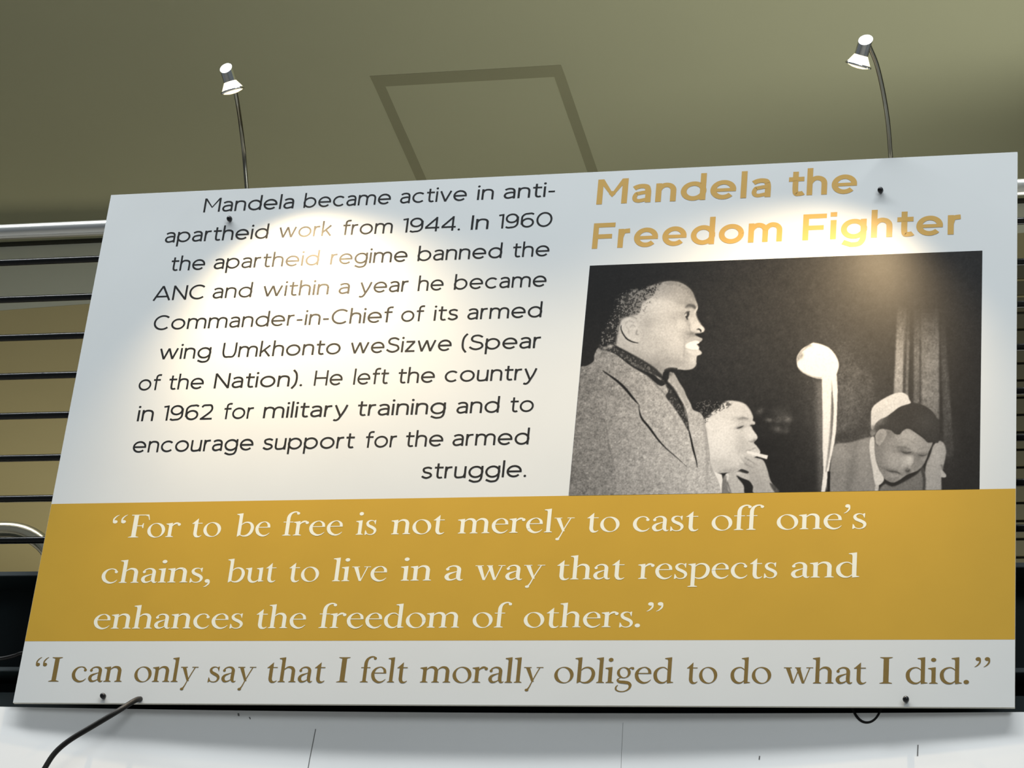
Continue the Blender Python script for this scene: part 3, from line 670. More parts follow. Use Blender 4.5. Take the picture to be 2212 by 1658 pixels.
# shaded wall area behind the third man
shape(M_(pd, (170, 0), (560, 0), (640, 400), (600, 830), (400, 880), (130, 940), (160, 700), (190, 400)), 82, 6, .5)
blob((1885, 910), 22, 26, 52, .7); blob((1830, 850), 16, 50, 104, .5); blob((1830, 940), 30, 8, 48, .6, -8)
tex = noise(1.3) * 5 + noise(4) * 4
IM += tex * np.clip(IM / 90, .25, 1.2)

# third man: jacket, collar, face, hair, cap, hand
jac = shape(M_(pd, (70, 1560), (80, 1250), (130, 960), (330, 920), (600, 850), (640, 900), (660, 1560)), 138, 1.5)
put(jac * np.clip(gblur(rng.randn(PH, PW), 3) * 2.2, 0, 1), 110, .6)
blob(pd(350, 1300), 6, 34, 104, .6, 8, jac); blob(pd(220, 1050), 16, 14, 158, .6, 0, jac); blob(pd(520, 1100), 8, 40, 160, .5, 0, jac)
shape(M_(pd, (740, 1560), (780, 1450), (900, 1480), (1180, 1330), (1260, 1240), (1290, 1350), (1290, 1560)), 112, 1.2)
sl = shape(M_(pd, (1310, 1560), (1290, 1350), (1310, 1200), (1360, 1080), (1400, 960), (1470, 900), (1530, 930), (1560, 1020), (1550, 1130), (1520, 1260), (1500, 1400), (1490, 1560)), 160, 1.0)
blob(pd(1440, 1080), 9, 22, 182, .7, 10, sl); blob(pd(1370, 1450), 9, 22, 172, .5, 0, sl); line(M_(pd, (1500, 1200), (1530, 1270)), 4, 90, 1, .6)
shape(M_(pd, (1490, 1340), (1500, 1270), (1560, 1330), (1555, 1365), (1510, 1365)), 180, .7)
line(M_(pd, (1275, 1560), (1285, 1400), (1260, 1290), (1250, 1240)), 6, 50, 1.2, .85)
f3 = shape(M_(pd, (650, 880), (700, 770), (760, 740), (900, 770), (1060, 740), (1160, 790), (1260, 860), (1330, 920), (1390, 925), (1340, 1040), (1310, 1130), (1260, 1220), (1180, 1290), (1080, 1330), (960, 1410), (880, 1440), (800, 1410), (740, 1330), (690, 1200), (655, 1040)), 148, .8)
blob(pd(720, 1100), 14, 40, 112, .75, -12, f3); blob(pd(1070, 850), 18, 13, 182, .8, 20, f3); blob(pd(880, 1130), 18, 18, 172, .75, 0, f3)
blob(pd(1110, 1140), 9, 13, 212, .95, 25, f3); blob(pd(1040, 1200), 8, 8, 190, .7, 0, f3); blob(pd(1240, 990), 13, 11, 166, .6, 0, f3)
blob(pd(1060, 1050), 15, 3.5, 84, .8, 10, f3); blob(pd(980, 1000), 12, 3, 110, .6, 20, f3); blob(pd(1250, 1080), 10, 3.5, 96, .75, -12, f3); blob(pd(1200, 1140), 7, 8, 104, .6, 0, f3)
blob(pd(1070, 1280), 6, 5, 78, .8, 30, f3); blob(pd(880, 1290), 16, 3.4, 92, .75, 18, f3); blob(pd(900, 1345), 13, 4, 160, .6, 15, f3); blob(pd(850, 1400), 14, 5, 122, .6, 15, f3)
line(M_(pd, (985, 1030), (1045, 1056), (1125, 1042)), [1, 3, 1.5], 62, .7, .85); line(M_(pd, (945, 975), (1030, 985), (1110, 1012)), [2, 4, 2], 104, 1.2, .7)
line(M_(pd, (1205, 1076), (1255, 1090), (1315, 1078)), [1, 2.6, 1], 70, .7, .8); line(M_(pd, (1200, 1010), (1260, 985), (1320, 985)), [1, 3, 1], 120, 1.2, .6)
line(M_(pd, (1135, 1050), (1160, 1110), (1150, 1190), (1110, 1235)), [1, 2.4, 3, 2], 116, 1.2, .75); line(M_(pd, (1045, 1275), (1075, 1290), (1100, 1268)), 2.6, 52, .8, .8)
line(M_(pd, (790, 1262), (850, 1290), (930, 1298), (990, 1330)), [1, 3.2, 3, 1], 70, .8, .85); line(M_(pd, (880, 1385), (960, 1365)), 3, 104, 1.4, .6)
line(M_(pd, (990, 870), (1080, 890), (1150, 930)), 2, 128, 1.2, .5); line(M_(pd, (960, 1090), (985, 1190), (960, 1250)), 3, 140, 2, .5)
blob(pd(1180, 1240), 10, 8, 120, .6, -30, f3); blob(pd(830, 800), 9, 10, 108, .6, 0, f3)
line(M_(pd, (760, 1390), (830, 1440), (900, 1450), (980, 1410), (1060, 1350), (1140, 1315), (1200, 1290)), [3, 6, 6, 5, 4, 3, 2], 26, .7)
shape(M_(pd, (650, 900), (660, 820), (700, 765), (760, 745), (800, 800), (780, 870), (740, 930), (700, 955)), 168, .7)
blob(pd(720, 850), 5, 9, 140, .8, 15); line(M_(pd, (655, 850), (660, 930), (690, 960)), 2, 80, .7, .7)
shape(M_(pd, (590, 800), (620, 755), (660, 760), (655, 820), (610, 840)), 126, 1)
col3 = shape(M_(pd, (580, 960), (595, 870), (640, 855), (645, 1000), (660, 1130), (700, 1250), (765, 1370), (750, 1430), (690, 1470), (650, 1440), (620, 1260), (590, 1080)), 214, .8)
shape(M_(pd, (655, 1560), (660, 1470), (700, 1460), (690, 1560)), 196, .8)
h3 = shape(M_(pd, (640, 730), (655, 690), (760, 620), (850, 560), (940, 480), (1050, 430), (1150, 415), (1260, 440), (1370, 510), (1440, 600), (1480, 700), (1470, 850), (1460, 925), (1400, 915), (1320, 915), (1290, 860), (1200, 800), (1140, 760), (1070, 742), (1010, 770), (960, 820), (900, 805), (850, 760), (740, 745), (680, 752)), 46, .8)
blob(pd(1300, 660), 16, 14, 66, .7, 0, h3); blob(pd(900, 700), 14, 9, 58, .7, 0, h3); put(h3 * np.clip(noise(1.2) * .5, 0, 1), 66, .4)
shape(M_(pd, (605, 740), (600, 620), (610, 500), (660, 430), (780, 350), (900, 295), (1000, 282), (1070, 320), (1090, 370), (1110, 415), (1040, 440), (960, 470), (880, 530), (800, 590), (720, 625), (660, 680), (635, 750)), 224, .8)
blob(pd(700, 600), 10, 14, 205, .5, 30); blob(pd(640, 740), 5, 5, 100, .8)

# second man with cigarette
f2 = shape(M_(pc, (120, 620), (200, 540), (300, 480), (340, 420), (430, 385), (560, 395), (650, 430), (710, 500), (750, 590), (745, 640), (775, 660), (770, 690), (730, 705), (750, 760), (800, 830), (805, 870), (770, 905), (760, 930), (800, 970), (840, 1060), (700, 1150), (600, 1260), (520, 1300), (440, 1300), (340, 1310), (240, 1300), (200, 1260), (190, 1050), (150, 800)), 226, .8)
blob(pc(330, 850), 30, 45, 246, .8, 0, f2); blob(pc(420, 500), 30, 14, 218, .6, 0, f2); blob(pc(620, 620), 12, 3.5, 150, .75, 5, f2); blob(pc(590, 725), 7, 2.4, 70, .85, -12, f2)
blob(pc(640, 680), 12, 6, 200, .6, 0, f2); blob(pc(740, 700), 4, 2.2, 60, .85, -8, f2); blob(pc(600, 900), 10, 26, 205, .6, 0, f2); blob(pc(700, 930), 14, 7, 186, .6, 20, f2)
blob(pc(640, 1010), 14, 8, 196, .6, 20, f2); blob(pc(720, 830), 9, 14, 238, .7, 0, f2); blob(pc(320, 1200), 26, 12, 204, .7, 5, f2); blob(pc(450, 1280), 22, 5, 160, .6, -5, f2); blob(pc(700, 560), 6, 14, 206, .5, -20, f2)
blob(pc(775, 893), 4, 2.5, 120, .6, 0, f2)
hp = pmask(M_(pc, (0, 480), (60, 400), (200, 380), (330, 400), (430, 385), (350, 430), (330, 480), (250, 510), (180, 580), (120, 625), (80, 560)), True, 1.2)
put(hp, 32, 1); put(hp * (noise(.9) > .9), 120, .7)
line(M_(pc, (350, 425), (440, 388), (560, 397), (650, 432), (715, 505), (752, 590)), 2, 96, .8, .35)
line(M_(pc, (543, 742), (580, 730), (628, 708)), [1, 2.6, 1.4], 58, .6, .9); line(M_(pc, (555, 628), (620, 606), (692, 618)), [1.5, 4, 2], 138, 1, .8)
line(M_(pc, (716, 708), (745, 704), (774, 696)), [1.5, 2.6, 1], 30, .6, .9); line(M_(pc, (560, 690), (610, 668), (640, 672)), 1.6, 170, .8, .7)
line(M_(pc, (690, 900), (740, 912), (775, 890)), [1, 2.6, 1], 132, .9, .8); line(M_(pc, (655, 1025), (700, 1020), (790, 985)), 2, 150, .9, .7); line(M_(pc, (600, 960), (570, 1050), (560, 1100)), 2, 186, 1.2, .6)
hp2 = pmask(M_(pc, (90, 620), (130, 560), (210, 500), (320, 470), (360, 420), (420, 400), (480, 430), (380, 500), (280, 540), (190, 600), (150, 680)), True, 1.5); put(hp2 * (noise(1.0) > .1), 60, .75)
# tie, collar, shirt
shape(M_(pc, (185, 1570), (190, 1300), (205, 1270), (350, 1330), (365, 1400), (355, 1570)), 250, .7, smooth=False)
shape(M_(pc, (355, 1570), (365, 1380), (400, 1340), (430, 1420), (440, 1570)), 128, .9)
shape(M_(pc, (400, 1330), (450, 1300), (540, 1300), (560, 1360), (620, 1440), (650, 1570), (460, 1570), (420, 1440)), 196, .9)
line(M_(pc, (420, 1420), (445, 1500), (470, 1570)), 3, 110, .8, .8); line(M_(pc, (400, 1340), (430, 1330), (425, 1400)), 3, 235, .6)
shape(M_(pc, (540, 1340), (620, 1390), (700, 1430), (750, 1490), (770, 1580), (650, 1580), (630, 1470), (560, 1380)), 24, .8)
hd = shape(M_(pc, (520, 1190), (545, 1165), (600, 1180), (640, 1190), (585, 1110), (580, 1080), (620, 1065), (680, 1090), (800, 1120), (880, 1150), (930, 1260), (970, 1400), (1040, 1560), (770, 1570), (750, 1480), (700, 1410), (600, 1370), (530, 1320), (560, 1295), (680, 1310), (690, 1290), (600, 1260), (550, 1230)), 190, .8)
for (a_, b_) in (((560, 1185), (660, 1250)), ((610, 1085), (760, 1180)), ((700, 1110), (850, 1200)), ((570, 1310), (700, 1380))): line(M_(pc, a_, b_), 10, 212, 1.5, .6, hd)
for (a_, b_) in (((620, 1180), (760, 1250)), ((680, 1130), (820, 1220)), ((640, 1110), (700, 1150))): line(M_(pc, a_, b_), 2.2, 128, .9, .7, hd)
blob(pc(830, 1400), 14, 26, 168, .7, -20, hd); blob(pc(860, 1250), 12, 18, 205, .6, -20, hd)
shape(M_(pc, (590, 1265), (640, 1270), (685, 1300), (675, 1315), (600, 1300), (560, 1290)), 38, .7)
blob(pc(550, 1190), 4, 3.5, 232, .9); blob(pc(608, 1085), 4.5, 3.5, 235, .9); blob(pc(565, 1310), 4.5, 3, 232, .8)
line(M_(pc, (672, 1040), (800, 1075), (935, 1110)), [5, 7, 8.5], 250, .6)
shape(M_(pc, (960, 1440), (1010, 1460), (1080, 1530), (1080, 1560), (1030, 1560)), 76, 1)

# microphone
shape(M_(pe, (668, 930), (672, 880), (710, 825), (760, 795), (800, 775), (870, 790), (930, 820), (980, 880), (1003, 945), (990, 1010), (960, 1070), (880, 1065), (800, 1052), (720, 1015), (680, 975)), 250, .7)
line(M_(pe, (672, 900), (700, 850), (760, 800)), 4, 150, 1, .7); blob(pe(705, 880), 3, 5, 110, .7, 20); blob(pe(680, 905), 2, 5, 120, .6, 20); blob(pe(770, 795), 4, 3, 120, .5)
line(M_(pe, (680, 975), (720, 1010), (800, 1046), (870, 1055)), 1.8, 140, .8, .7)
glow = pmask(M_(pc, (1560, 130), (1700, 130), (1640, 1560), (1590, 1560)), False, 5); put(glow, 130, .7)
shape(M_(pc, (1630, 90), (1760, 60), (1755, 400), (1745, 800), (1710, 1150), (1670, 1400), (1640, 1560), (1620, 1560), (1650, 1300), (1640, 1000), (1640, 600)), 246, .8, smooth=False)
shape(M_(pc, (1750, 60), (1820, 60), (1832, 250), (1825, 500), (1815, 750), (1790, 930), (1740, 1150), (1700, 1400), (1670, 1560), (1635, 1560), (1670, 1350), (1720, 1050), (1760, 800), (1780, 500), (1765, 250)), 248, .7, smooth=False)
line(M_(pc, (1758, 270), (1765, 500), (1745, 800), (1715, 1080), (1680, 1300)), [2, 6, 6, 5, 2], 128, 1.0, .75)
line(M_(pc, (1720, 1290), (1715, 1560)), 6, 12, .8)

# main speaker: coat
coat = shape(M_(pa, (150, 1680), (250, 1560), (340, 1540), (430, 1480), (440, 1400), (490, 1310), (560, 1320), (720, 1400), (900, 1540), (1100, 1660), (1300, 1800), (1430, 1640), (1470, 1660), (1560, 1830), (1660, 2010), (1700, 2100), (1800, 2150), (1840, 2240), (1880, 2450), (1910, 2750), (1905, 3300), (-60, 3300), (-20, 2500)), 150, .8)
gx = np.clip((XX - 1240) / 250, 0, 1); put(coat, 128 + 74 * gx, .92)
bodyl = pmask(M_(pb, (-300, 300), (300, 260), (480, 420), (560, 620), (620, 900), (650, 1050), (700, 1300), (710, 1560), (700, 1800), (-300, 1800)), True, 3); put(bodyl * coat, 132, .8)
blob(pb(300, 120), 40, 18, 112, .6, 25, coat); blob(pb(1000, 1500), 50, 30, 158, .4, 0, coat); blob(pb(150, 1350), 20, 25, 112, .5, 0, coat)
line(M_(pb, (545, 600), (600, 760), (620, 950), (680, 1200), (710, 1500)), [1, 2, 2, 2, 1], 104, 1.2, .6, coat)
grain = noise(.9) * 10 + noise(2.6) * 6
IM += grain * gblur(coat, 1)
# lapel lines
line(M_(pb, (540, 0), (670, 90), (760, 160), (840, 240), (930, 350), (1000, 430)), [1.5, 4, 5, 5.5, 4.5, 1.5], 18, .6)
line(M_(pb, (1005, 430), (1020, 540), (1050, 620), (1140, 730), (1250, 880), (1350, 990), (1500, 1120), (1620, 1230)), [1, 3, 4.2, 4.5, 3.6, 2.2, 1.4, .6], 22, .6)
line(M_(pb, (1015, 470), (1070, 590), (1180, 720), (1300, 870)), 4, 214, 1.3, .45)
line(M_(pb, (1060, 20), (1160, 110), (1260, 220), (1360, 320)), [1, 3, 3, 2], 100, 1, .6)
line(M_(pb, (1640, 740), (1670, 860), (1700, 1000), (1740, 1150), (1755, 1240)), [2, 3.4, 4, 2.5, 1], 16, .6)
line(M_(pb, (1830, 620), (1870, 900), (1880, 1200), (1880, 1500)), 5, 150, 2, .5); line(M_(pb, (1780, 900), (1810, 1250), (1800, 1560)), 6, 212, 2, .5)

# head
head_pts = M_(pa, (600, 1290), (560, 1150), (590, 1040), (660, 930), (720, 790), (760, 660), (900, 590), (1050, 565), (1180, 515), (1280, 478), (1380, 458), (1500, 465), (1600, 508), (1680, 580), (1730, 690), (1762, 790), (1735, 870), (1755, 940), (1800, 1010), (1845, 1060), (1838, 1100), (1800, 1122), (1745, 1128), (1765, 1155), (1815, 1190), (1812, 1215), (1775, 1245), (1760, 1275), (1780, 1300), (1775, 1330), (1810, 1365), (1800, 1395), (1752, 1412), (1742, 1480), (1738, 1530), (1690, 1578), (1600, 1592), (1500, 1582), (1400, 1575), (1320, 1620), (1290, 1720), (1150, 1600), (1000, 1480), (850, 1380), (700, 1310))
head = shape(head_pts, 196, .8)
def hb(x, y, rx, ry, v, a=.7, ang=0): blob(pa(x, y), rx / 5.92, ry / 5.92, v, a, ang, head)
hb(1420, 560, 230, 90, 152, .85, 12); hb(1650, 640, 90, 110, 146, .7, 50); hb(1300, 640, 160, 40, 150, .5); hb(1300, 760, 170, 80, 216, .8)
hb(1150, 900, 200, 110, 204, .5); hb(1400, 1150, 200, 130, 218, .7); hb(1640, 740, 110, 30, 140, .6, 10); hb(1350, 1330, 260, 90, 204, .5)
hb(1480, 930, 60, 50, 176, .7); hb(1110, 1000, 60, 50, 166, .6); hb(1180, 960, 40, 20, 178, .5); hb(1280, 1380, 120, 60, 176, .55); hb(1450, 1490, 160, 40, 150, .6, 8)
hb(800, 1220, 60, 60, 190, .5); hb(900, 1330, 140, 50, 186, .6, 30); hb(1050, 1450, 150, 50, 164, .6, 30); hb(1250, 1560, 100, 60, 140, .7, 30)
hb(1620, 1040, 60, 80, 190, .6); hb(1640, 1180, 60, 60, 156, .65, -20); hb(1690, 1080, 60, 50, 214, .8); hb(1800, 1070, 30, 35, 236, .9); hb(1760, 1010, 22, 40, 222, .7, -35)
hb(1740, 880, 20, 60, 208, .6); hb(1690, 1130, 50, 22, 96, .7, 10); hb(1600, 1200, 30, 60, 170, .5, 20)
# brow, eye, nostril, mouth
line(M_(pa, (1600, 800), (1640, 770), (1700, 775), (1730, 810)), [2, 6, 8, 5], 74, 1.3, .85, head)
hb(1660, 795, 28, 12, 140, .5); line(M_(pa, (1755, 790), (1735, 840), (1730, 880)), 1.5, 225, .7, .6, head)
hb(1610, 910, 60, 45, 150, .5); hb(1660, 900, 14, 22, 190, .6)
shape(M_(pa, (1600, 905), (1625, 850), (1650, 855), (1650, 890), (1632, 925), (1640, 945), (1620, 950), (1612, 930)), 18, .6)
blob(pa(1608, 888), 1.5, 2, 240, .95, 20); line(M_(pa, (1590, 960), (1620, 965), (1640, 940)), 1.6, 70, .8, .6)
line(M_(pa, (1745, 1075), (1775, 1070), (1800, 1090), (1795, 1110)), [1.5, 3.2, 3.2, 1.2], 24, .6)
shape(M_(pa, (1725, 1130), (1790, 1122), (1830, 1112), (1850, 1160), (1815, 1170), (1800, 1185), (1750, 1160)), 30, 1.0)
shape(M_(pa, (1600, 1215), (1680, 1175), (1750, 1165), (1810, 1190), (1810, 1215), (1770, 1240), (1700, 1220), (1650, 1230)), 186, .9, clip=head)
shape(M_(pa, (1590, 1290), (1640, 1245), (1720, 1218), (1778, 1228), (1772, 1262), (1755, 1275), (1770, 1300), (1768, 1330), (1700, 1335), (1640, 1320)), 250, .7)
line(M_(pa, (1690, 1275), (1750, 1290)), 1.0, 180, .6, .5); line(M_(pa, (1752, 1268), (1790, 1258)), 2.4, 24, .7)
shape(M_(pa, (1600, 1330), (1700, 1345), (1780, 1340), (1808, 1368), (1795, 1395), (1740, 1410), (1660, 1380)), 222, 1, clip=head)
line(M_(pa, (1585, 1230), (1590, 1330), (1575, 1420)), 3, 146, 1.4, .6, head); hb(1680, 1490, 60, 50, 214, .6)
# hair: dark mass behind, curls dissolving forward
hairm = pmask(M_(pa, (560, 1290), (520, 1150), (580, 1000), (660, 880), (700, 740), (740, 640), (880, 570), (1050, 545), (1200, 500), (1300, 470), (1240, 560), (1180, 640), (1050, 740), (1010, 860), (900, 900), (800, 930), (760, 1010), (740, 1120), (720, 1200), (700, 1290)), True, 2.0)
nz = noise(.95) + noise(1.6) * .5
gradh = np.clip((XX - pa(640, 0)[0] + (YY - pa(0, 700)[1]) * .15) / 90, 0, 1)
put(hairm * np.clip(1.15 - gradh * .75, 0, 1), 24, .93)
put(hairm * (nz > 1.05 - gradh * .9), 150, .7); put(hairm * (nz < -.5) * gradh, 24, .75)
fr = pmask(M_(pa, (1000, 820), (1050, 700), (1200, 600), (1260, 540), (1300, 600), (1150, 760), (1040, 900)), True, 4); put(fr * (nz < -1.0), 90, .6)
top = pmask(M_(pa, (1300, 470), (1400, 450), (1520, 460), (1620, 515), (1700, 600), (1740, 700), (1700, 690), (1620, 590), (1500, 520), (1380, 505)), True, 2.5); put(top, 104, .45)
# ear
er_ = shape(M_(pa, (780, 1010), (800, 960), (850, 930), (910, 935), (960, 970), (985, 1040), (1000, 1110), (1015, 1150), (1020, 1210), (1005, 1240), (940, 1230), (870, 1180), (810, 1110)), 206, .8)
for q, wv, v, al in (((( 830, 1030), (850, 980), (900, 965), (945, 990)), 3, 168, .7), (((850, 1040), (880, 1090), (870, 1140)), 3, 168, .6), (((890, 1050), (930, 1020), (960, 1040)), 2.5, 158, .7), (((985, 1080), (975, 1130), (1005, 1140)), 3, 130, .75), (((840, 1100), (900, 1170), (980, 1200)), 4, 218, .6)):
    line(M_(pa, *q), wv, v, .9, al)
line(M_(pa, (785, 1020), (778, 1060), (800, 1120), (850, 1190), (920, 1230), (1000, 1248)), [1, 2, 2.6, 3, 2.6, 1.2], 18, .5); line(M_(pa, (900, 905), (960, 925), (980, 940)), 2, 110, .8, .6)
# scarf and shirt collar
sc_ = shape(M_(pa, (490, 1290), (510, 1265), (560, 1300), (640, 1270), (700, 1280), (850, 1360), (1000, 1450), (1150, 1540), (1260, 1640), (1400, 1780), (1520, 1950), (1590, 2050), (1640, 2250), (1640, 2370), (1560, 2230), (1440, 2050), (1350, 1930), (1380, 1850), (1280, 1700), (1120, 1620), (960, 1550), (840, 1470), (720, 1390), (600, 1350), (520, 1330)), 48, .9)
put(sc_ * (noise(1.1) > .55), 118, .7); put(pmask(M_(pa, (900, 1500), (1050, 1560), (1250, 1700), (1370, 1870), (1290, 1800), (1100, 1650)), True, 3) * sc_, 130, .5)
line(M_(pa, (700, 1285), (900, 1390), (1080, 1490), (1220, 1590), (1340, 1720), (1450, 1850), (1530, 1990), (1580, 2100)), [4, 4, 4, 5, 6, 7, 6, 3], 24, 1, .8)
blob(pa(640, 1290), 4, 2.6, 196, .9, -20); blob(pa(570, 1312), 3.4, 2.4, 176, .85)
shape(M_(pa, (1400, 1620), (1450, 1640), (1500, 1720), (1600, 1880), (1610, 2050), (1570, 1960), (1500, 1830), (1400, 1720)), 176, .8); line(M_(pa, (1330, 1600), (1400, 1570), (1500, 1575)), 3, 24, .8, .8); blob(pa(1370, 1640), 6, 4, 30, .7)
line(M_(pb, (1420, 120), (1500, 240), (1570, 380), (1595, 500), (1625, 620)), 1.8, 200, .7, .6)
hb(1540, 1000, 50, 50, 226, .6); hb(1700, 1000, 26, 70, 226, .6, -25); hb(1500, 1250, 90, 60, 226, .5); hb(1580, 860, 40, 18, 168, .6); hb(1260, 1230, 120, 60, 188, .45)
hb(1560, 640, 60, 60, 172, .5); hb(1080, 1150, 30, 90, 184, .5); hb(1640, 1000, 20, 40, 172, .6); hb(1700, 1450, 26, 40, 232, .6); hb(1590, 1380, 20, 60, 186, .5)
line(M_(pa, (1660, 1010), (1650, 1060), (1680, 1110), (1720, 1125)), [1, 2, 2.4, 1.4], 140, .9, .7); line(M_(pa, (1740, 860), (1755, 930), (1800, 1000)), 1.5, 236, .7, .5)
line(M_(pa, (1590, 885), (1620, 850), (1660, 845)), [1, 2.2, 2], 60, .7, .75)
IM = np.where(IM > 60, IM + noise(1.0) * 4.5, IM)
IM += noise(.8) * 2.2
IM = np.clip(IM, 8, 250)

def photo_mesh():
    c_tl, c_tr, c_bl = on_y(1274, 572), on_y(2121, 543), on_y(1229, 1068)
    c_br = on_y(2117, 1055)
    xa, xb = (c_tl[0] + c_bl[0]) / 2, (c_tr[0] + c_br[0]) / 2; zt = (c_tl[2] + c_tr[2]) / 2; zb = zb1
    nx, nz_ = 820, 470
    gx, gz = np.meshgrid(np.linspace(xa, xb, nx), np.linspace(zb, zt, nz_))
    q = np.stack([gx, np.full_like(gx, YB), gz - CAM[2]], -1)
    cx = q @ np.array([BX[0], BY[0], BZ[0]]); cy = q @ np.array([BX[1], BY[1], BZ[1]]); cz = q @ np.array([BX[2], BY[2], BZ[2]])
    u = np.clip(PCX + F_PX * cx / cz - POX, 0, PW - 1.001); v = np.clip(PCY + F_PX * cy / cz - POY, 0, PH - 1.001)
    iu, iv = u.astype(int), v.astype(int); fu, fv = u - iu, v - iv
    g = IM[iv, iu] * (1 - fu) * (1 - fv) + IM[iv, iu + 1] * fu * (1 - fv) + IM[iv + 1, iu] * (1 - fu) * fv + IM[iv + 1, iu + 1] * fu * fv
    g = g / 255.0; li = np.where(g <= .04045, g / 12.92, ((g + .055) / 1.055) ** 2.4)
    alb = np.clip(li * PRINT_K, .003, .74)
    me = D.meshes.new('printed_photograph')
    co = np.stack([gx, np.full_like(gx, YB - .0004), gz], -1).reshape(-1, 3)
    me.vertices.add(nx * nz_); me.vertices.foreach_set('co', co.ravel())
    idx = np.arange(nx * nz_).reshape(nz_, nx)
    f = np.stack([idx[:-1, :-1], idx[:-1, 1:], idx[1:, 1:], idx[1:, :-1]], -1).reshape(-1, 4)
    me.loops.add(f.size); me.loops.foreach_set('vertex_index', f.ravel().astype(np.int32))
    me.polygons.add(len(f)); me.polygons.foreach_set('loop_start', np.arange(0, f.size, 4, dtype=np.int32))
    me.update(calc_edges=True)
    ca = me.color_attributes.new('print', 'FLOAT_COLOR', 'POINT')
    rgba = np.stack([alb, alb * .985, alb * .965, np.ones_like(alb)], -1).reshape(-1)
    ca.data.foreach_set('color', rgba)
    mt = mat('photo_print', (.5, .5, .5, 1), .42, spec=.20); nt = mt.node_tree
    at = nt.nodes.new('ShaderNodeAttribute'); at.attribute_name = 'print'
    nt.links.new(at.outputs['Color'], nt.nodes['Principled BSDF'].inputs['Base Color'])
    o = link('printed_photograph', me, mt, board)
    o['label'] = 'black and white photograph of a man in an overcoat speaking at a microphone'
PRINT_K = .66
photo_mesh()
#PHOTO_END
# ------------------------------------------------------------------ standoff screws
def screw(px, py, lab):
    p = on_y(px, py, YB - .006)
    e = empty('mounting_screw', (p[0], YB, p[2])); tag(e, lab, 'screw', 'mounting screws of the display board')
    lathe('shank', [(.0042, 0), (.0042, .012)], (p[0], YB - .0095, p[2]), (0, 1, 0), M_screw, e, 16)
    lathe('cap', [(.0001, -.0132), (.003, -.0128), (.0055, -.011), (.0066, -.008), (.0066, -.003), (.005, -.001)], (p[0], YB - .0015, p[2]), (0, 1, 0), M_screw, e, 20)
screw(496, 473, 'small black screw above the paragraph word apartheid')
screw(1902, 411, 'small dark screw right of the headline')
screw(223, 1503, 'small black screw below the last quotation near lower left corner')
screw(1957, 1510, 'small dark screw below the last quotation near lower right corner')

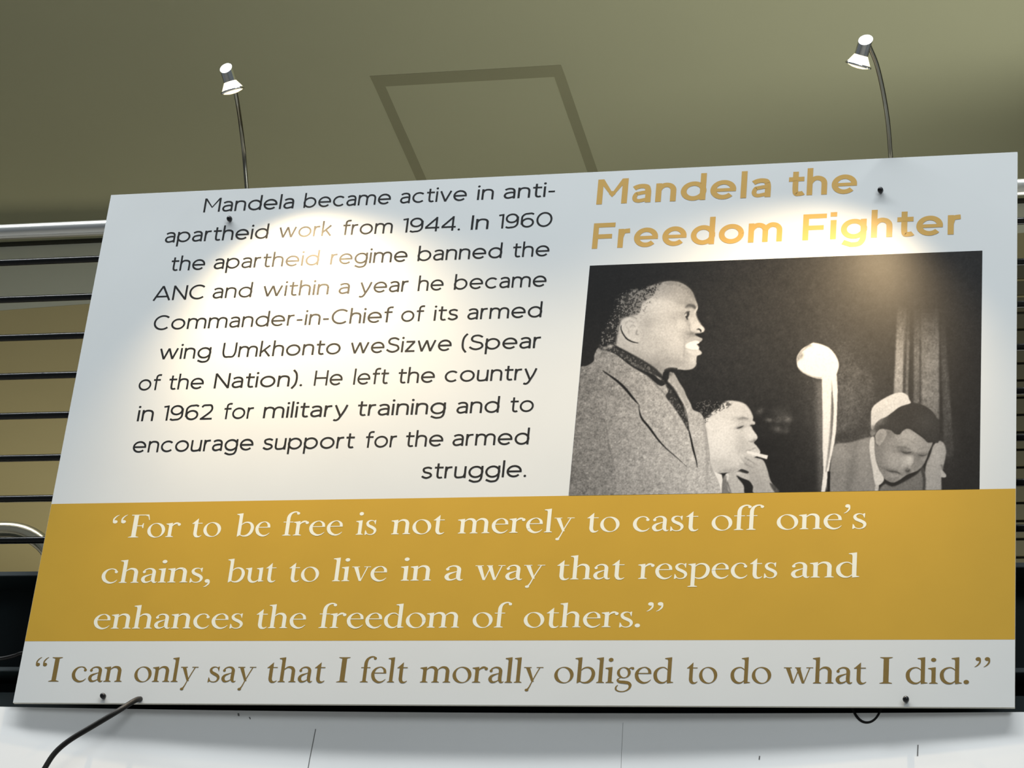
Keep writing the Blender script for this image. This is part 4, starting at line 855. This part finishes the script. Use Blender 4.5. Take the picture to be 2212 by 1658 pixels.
# ------------------------------------------------------------------ picture lights
def picture_light(lab, cap_px, face_px, base_px, arm_px, out, power, target_px, side, cone):
    """axis from the rear cap to the bulb face; arm rises from behind the board"""
    pc, pf = on_y(*cap_px, YB - out[0]), on_y(*face_px, YB - out[1])
    ax = Vector(pf - pc); Lh = ax.length; ax.normalize()
    rT = .0150
    e = empty('picture_light', on_y(*base_px, YB + .012)); tag(e, lab, 'picture light', 'picture lights on the board')
    o = Vector(pc)
    # tube with an obliquely cut rear end that faces out from the board
    seg = 28; up = Vector((0, 0, 1)); u = ax.cross(Vector((0, 1, 0))).normalized(); v = ax.cross(u).normalized()
    vs, fs = [], []
    for k in range(seg):
        a = 2 * math.pi * k / seg; dirv = u * math.cos(a) + v * math.sin(a)
        cut = dirv.y * rT * .95
        p0 = o + dirv * rT - ax * (cut) * -1.0
        p0 = o + dirv * rT + ax * (-cut)
        vs += [p0, o + ax * (Lh * .62) + dirv * rT]
    for k in range(seg):
        j = (k + 1) % seg; fs.append((2 * k, 2 * j, 2 * j + 1, 2 * k + 1))
    me = mesh('lamp_tube', vs, fs, M_chrome, e, True)
    cp = mesh('rear_cap', [p for p in vs[0::2]], [tuple(range(seg))], M_capw, e); cp['label'] = 'slanted rear cap with its bright reflection painted white'
    if cp.data.polygons[0].normal.y > 0: cp.data.flip_normals()
    lathe('reflector', [(.0135, Lh * .55), (.0155, Lh * .62), (.0245, Lh * .90), (.0275, Lh * .97)], o, ax, M_refl, e, 32)
    lathe('bulb_ring', [(.0262, Lh * .93), (.0292, Lh * .95), (.0292, Lh * 1.02), (.0262, Lh * 1.03)], o, ax, M_chrome, e, 32)
    bl_ = lathe('bulb_face', [(.0265, Lh * .99), (.022, Lh * 1.05), (.012, Lh * 1.10), (.0001, Lh * 1.115)], o, ax, M_bulb, e, 32); bl_['label'] = 'glowing warm bulb face'
    pts = [on_y(x, y, YB - d) for (x, y, d) in arm_px]
    tube('gooseneck_arm', catmull(pts, 8), .0052, M_arm, e, 12)
    box('bracket', pts[0][0] - .02, pts[0][0] + .02, YB + .0085, YB + .0125, pts[0][2] - .03, pts[0][2] + .015, M_bar, e)
    sp = D.lights.new('bulb_spot', 'SPOT'); sp.energy = power; sp.color = (1.0, .73, .41); sp.spot_size = math.radians(cone); sp.spot_blend = .9; sp.shadow_soft_size = .018
    so = D.objects.new('bulb_spot', sp); COL.objects.link(so)
    loc = o + ax * (Lh * 1.22); so.location = loc
    d = Vector(on_y(*target_px)) - loc; so.rotation_euler = d.to_track_quat('-Z', 'Y').to_euler()
    so.parent = e; so.matrix_parent_inverse = Matrix.Translation(-e.location)
picture_light('left picture light, chrome with a glowing bulb, on an arm over the paragraph', (488, 147), (503, 196), (533, 420),
              [(536, 440, -.012), (533, 404, -.012), (527, 330, .02), (520, 270, .11), (513, 222, .23), (505, 180, .32)], (.345, .315), 58, (745, 1190), 0, 101)
picture_light('right picture light, chrome on a longer bent arm over the headline', (1870, 86), (1854, 141), (1924, 345),
              [(1927, 370, -.012), (1924, 338, -.012), (1918, 265, .07), (1908, 200, .19), (1894, 140, .31), (1877, 98, .39)], (.405, .375), 42, (1560, 1080), 0, 106)

# ------------------------------------------------------------------ cables
p = [(303, 1509, .001), (297, 1510, .014), (285, 1516, .03), (250, 1538, .06), (200, 1568, .07), (152, 1597, .075), (120, 1624, .08), (97, 1658, .085), (70, 1710, .09), (50, 1780, .09)]
cp3 = [on_y(x, y, YB - d) for x, y, d in p]
q0 = cp3[-1]
cp3 += [q0 + np.array([-.03, -.0, -.25]), q0 + np.array([-.05, .0, -.9]), q0 + np.array([-.05, .0, -2.2]), np.array([q0[0] - .05, q0[1], .01])]
cb_ = tube('hanging_cable', catmull(cp3, 6), .0060, M_cable)
tag(cb_, 'thick black cable from the lower left of the board down over the white wall', 'cable')
p = [(1838, 1520), (1848, 1543), (1860, 1556), (1873, 1560), (1886, 1556), (1897, 1544), (1908, 1520)]
lp = tube('cable_loop', catmull([on_y(x, y, YB + .03) for x, y in p], 6), .0028, M_cable)
tag(lp, 'thin black cable loop peeping out under the right part of the board', 'cable')
p = [(-60, 1424, .07), (0, 1422, .075), (30, 1416, .075), (60, 1409, .07), (160, 1412, .06)]
lc = tube('beam_cable', catmull([on_y(x, y, YB + d) for x, y, d in p], 6), .0045, M_cable)
tag(lc, 'black cable lying across the dark beam at the left edge', 'cable')
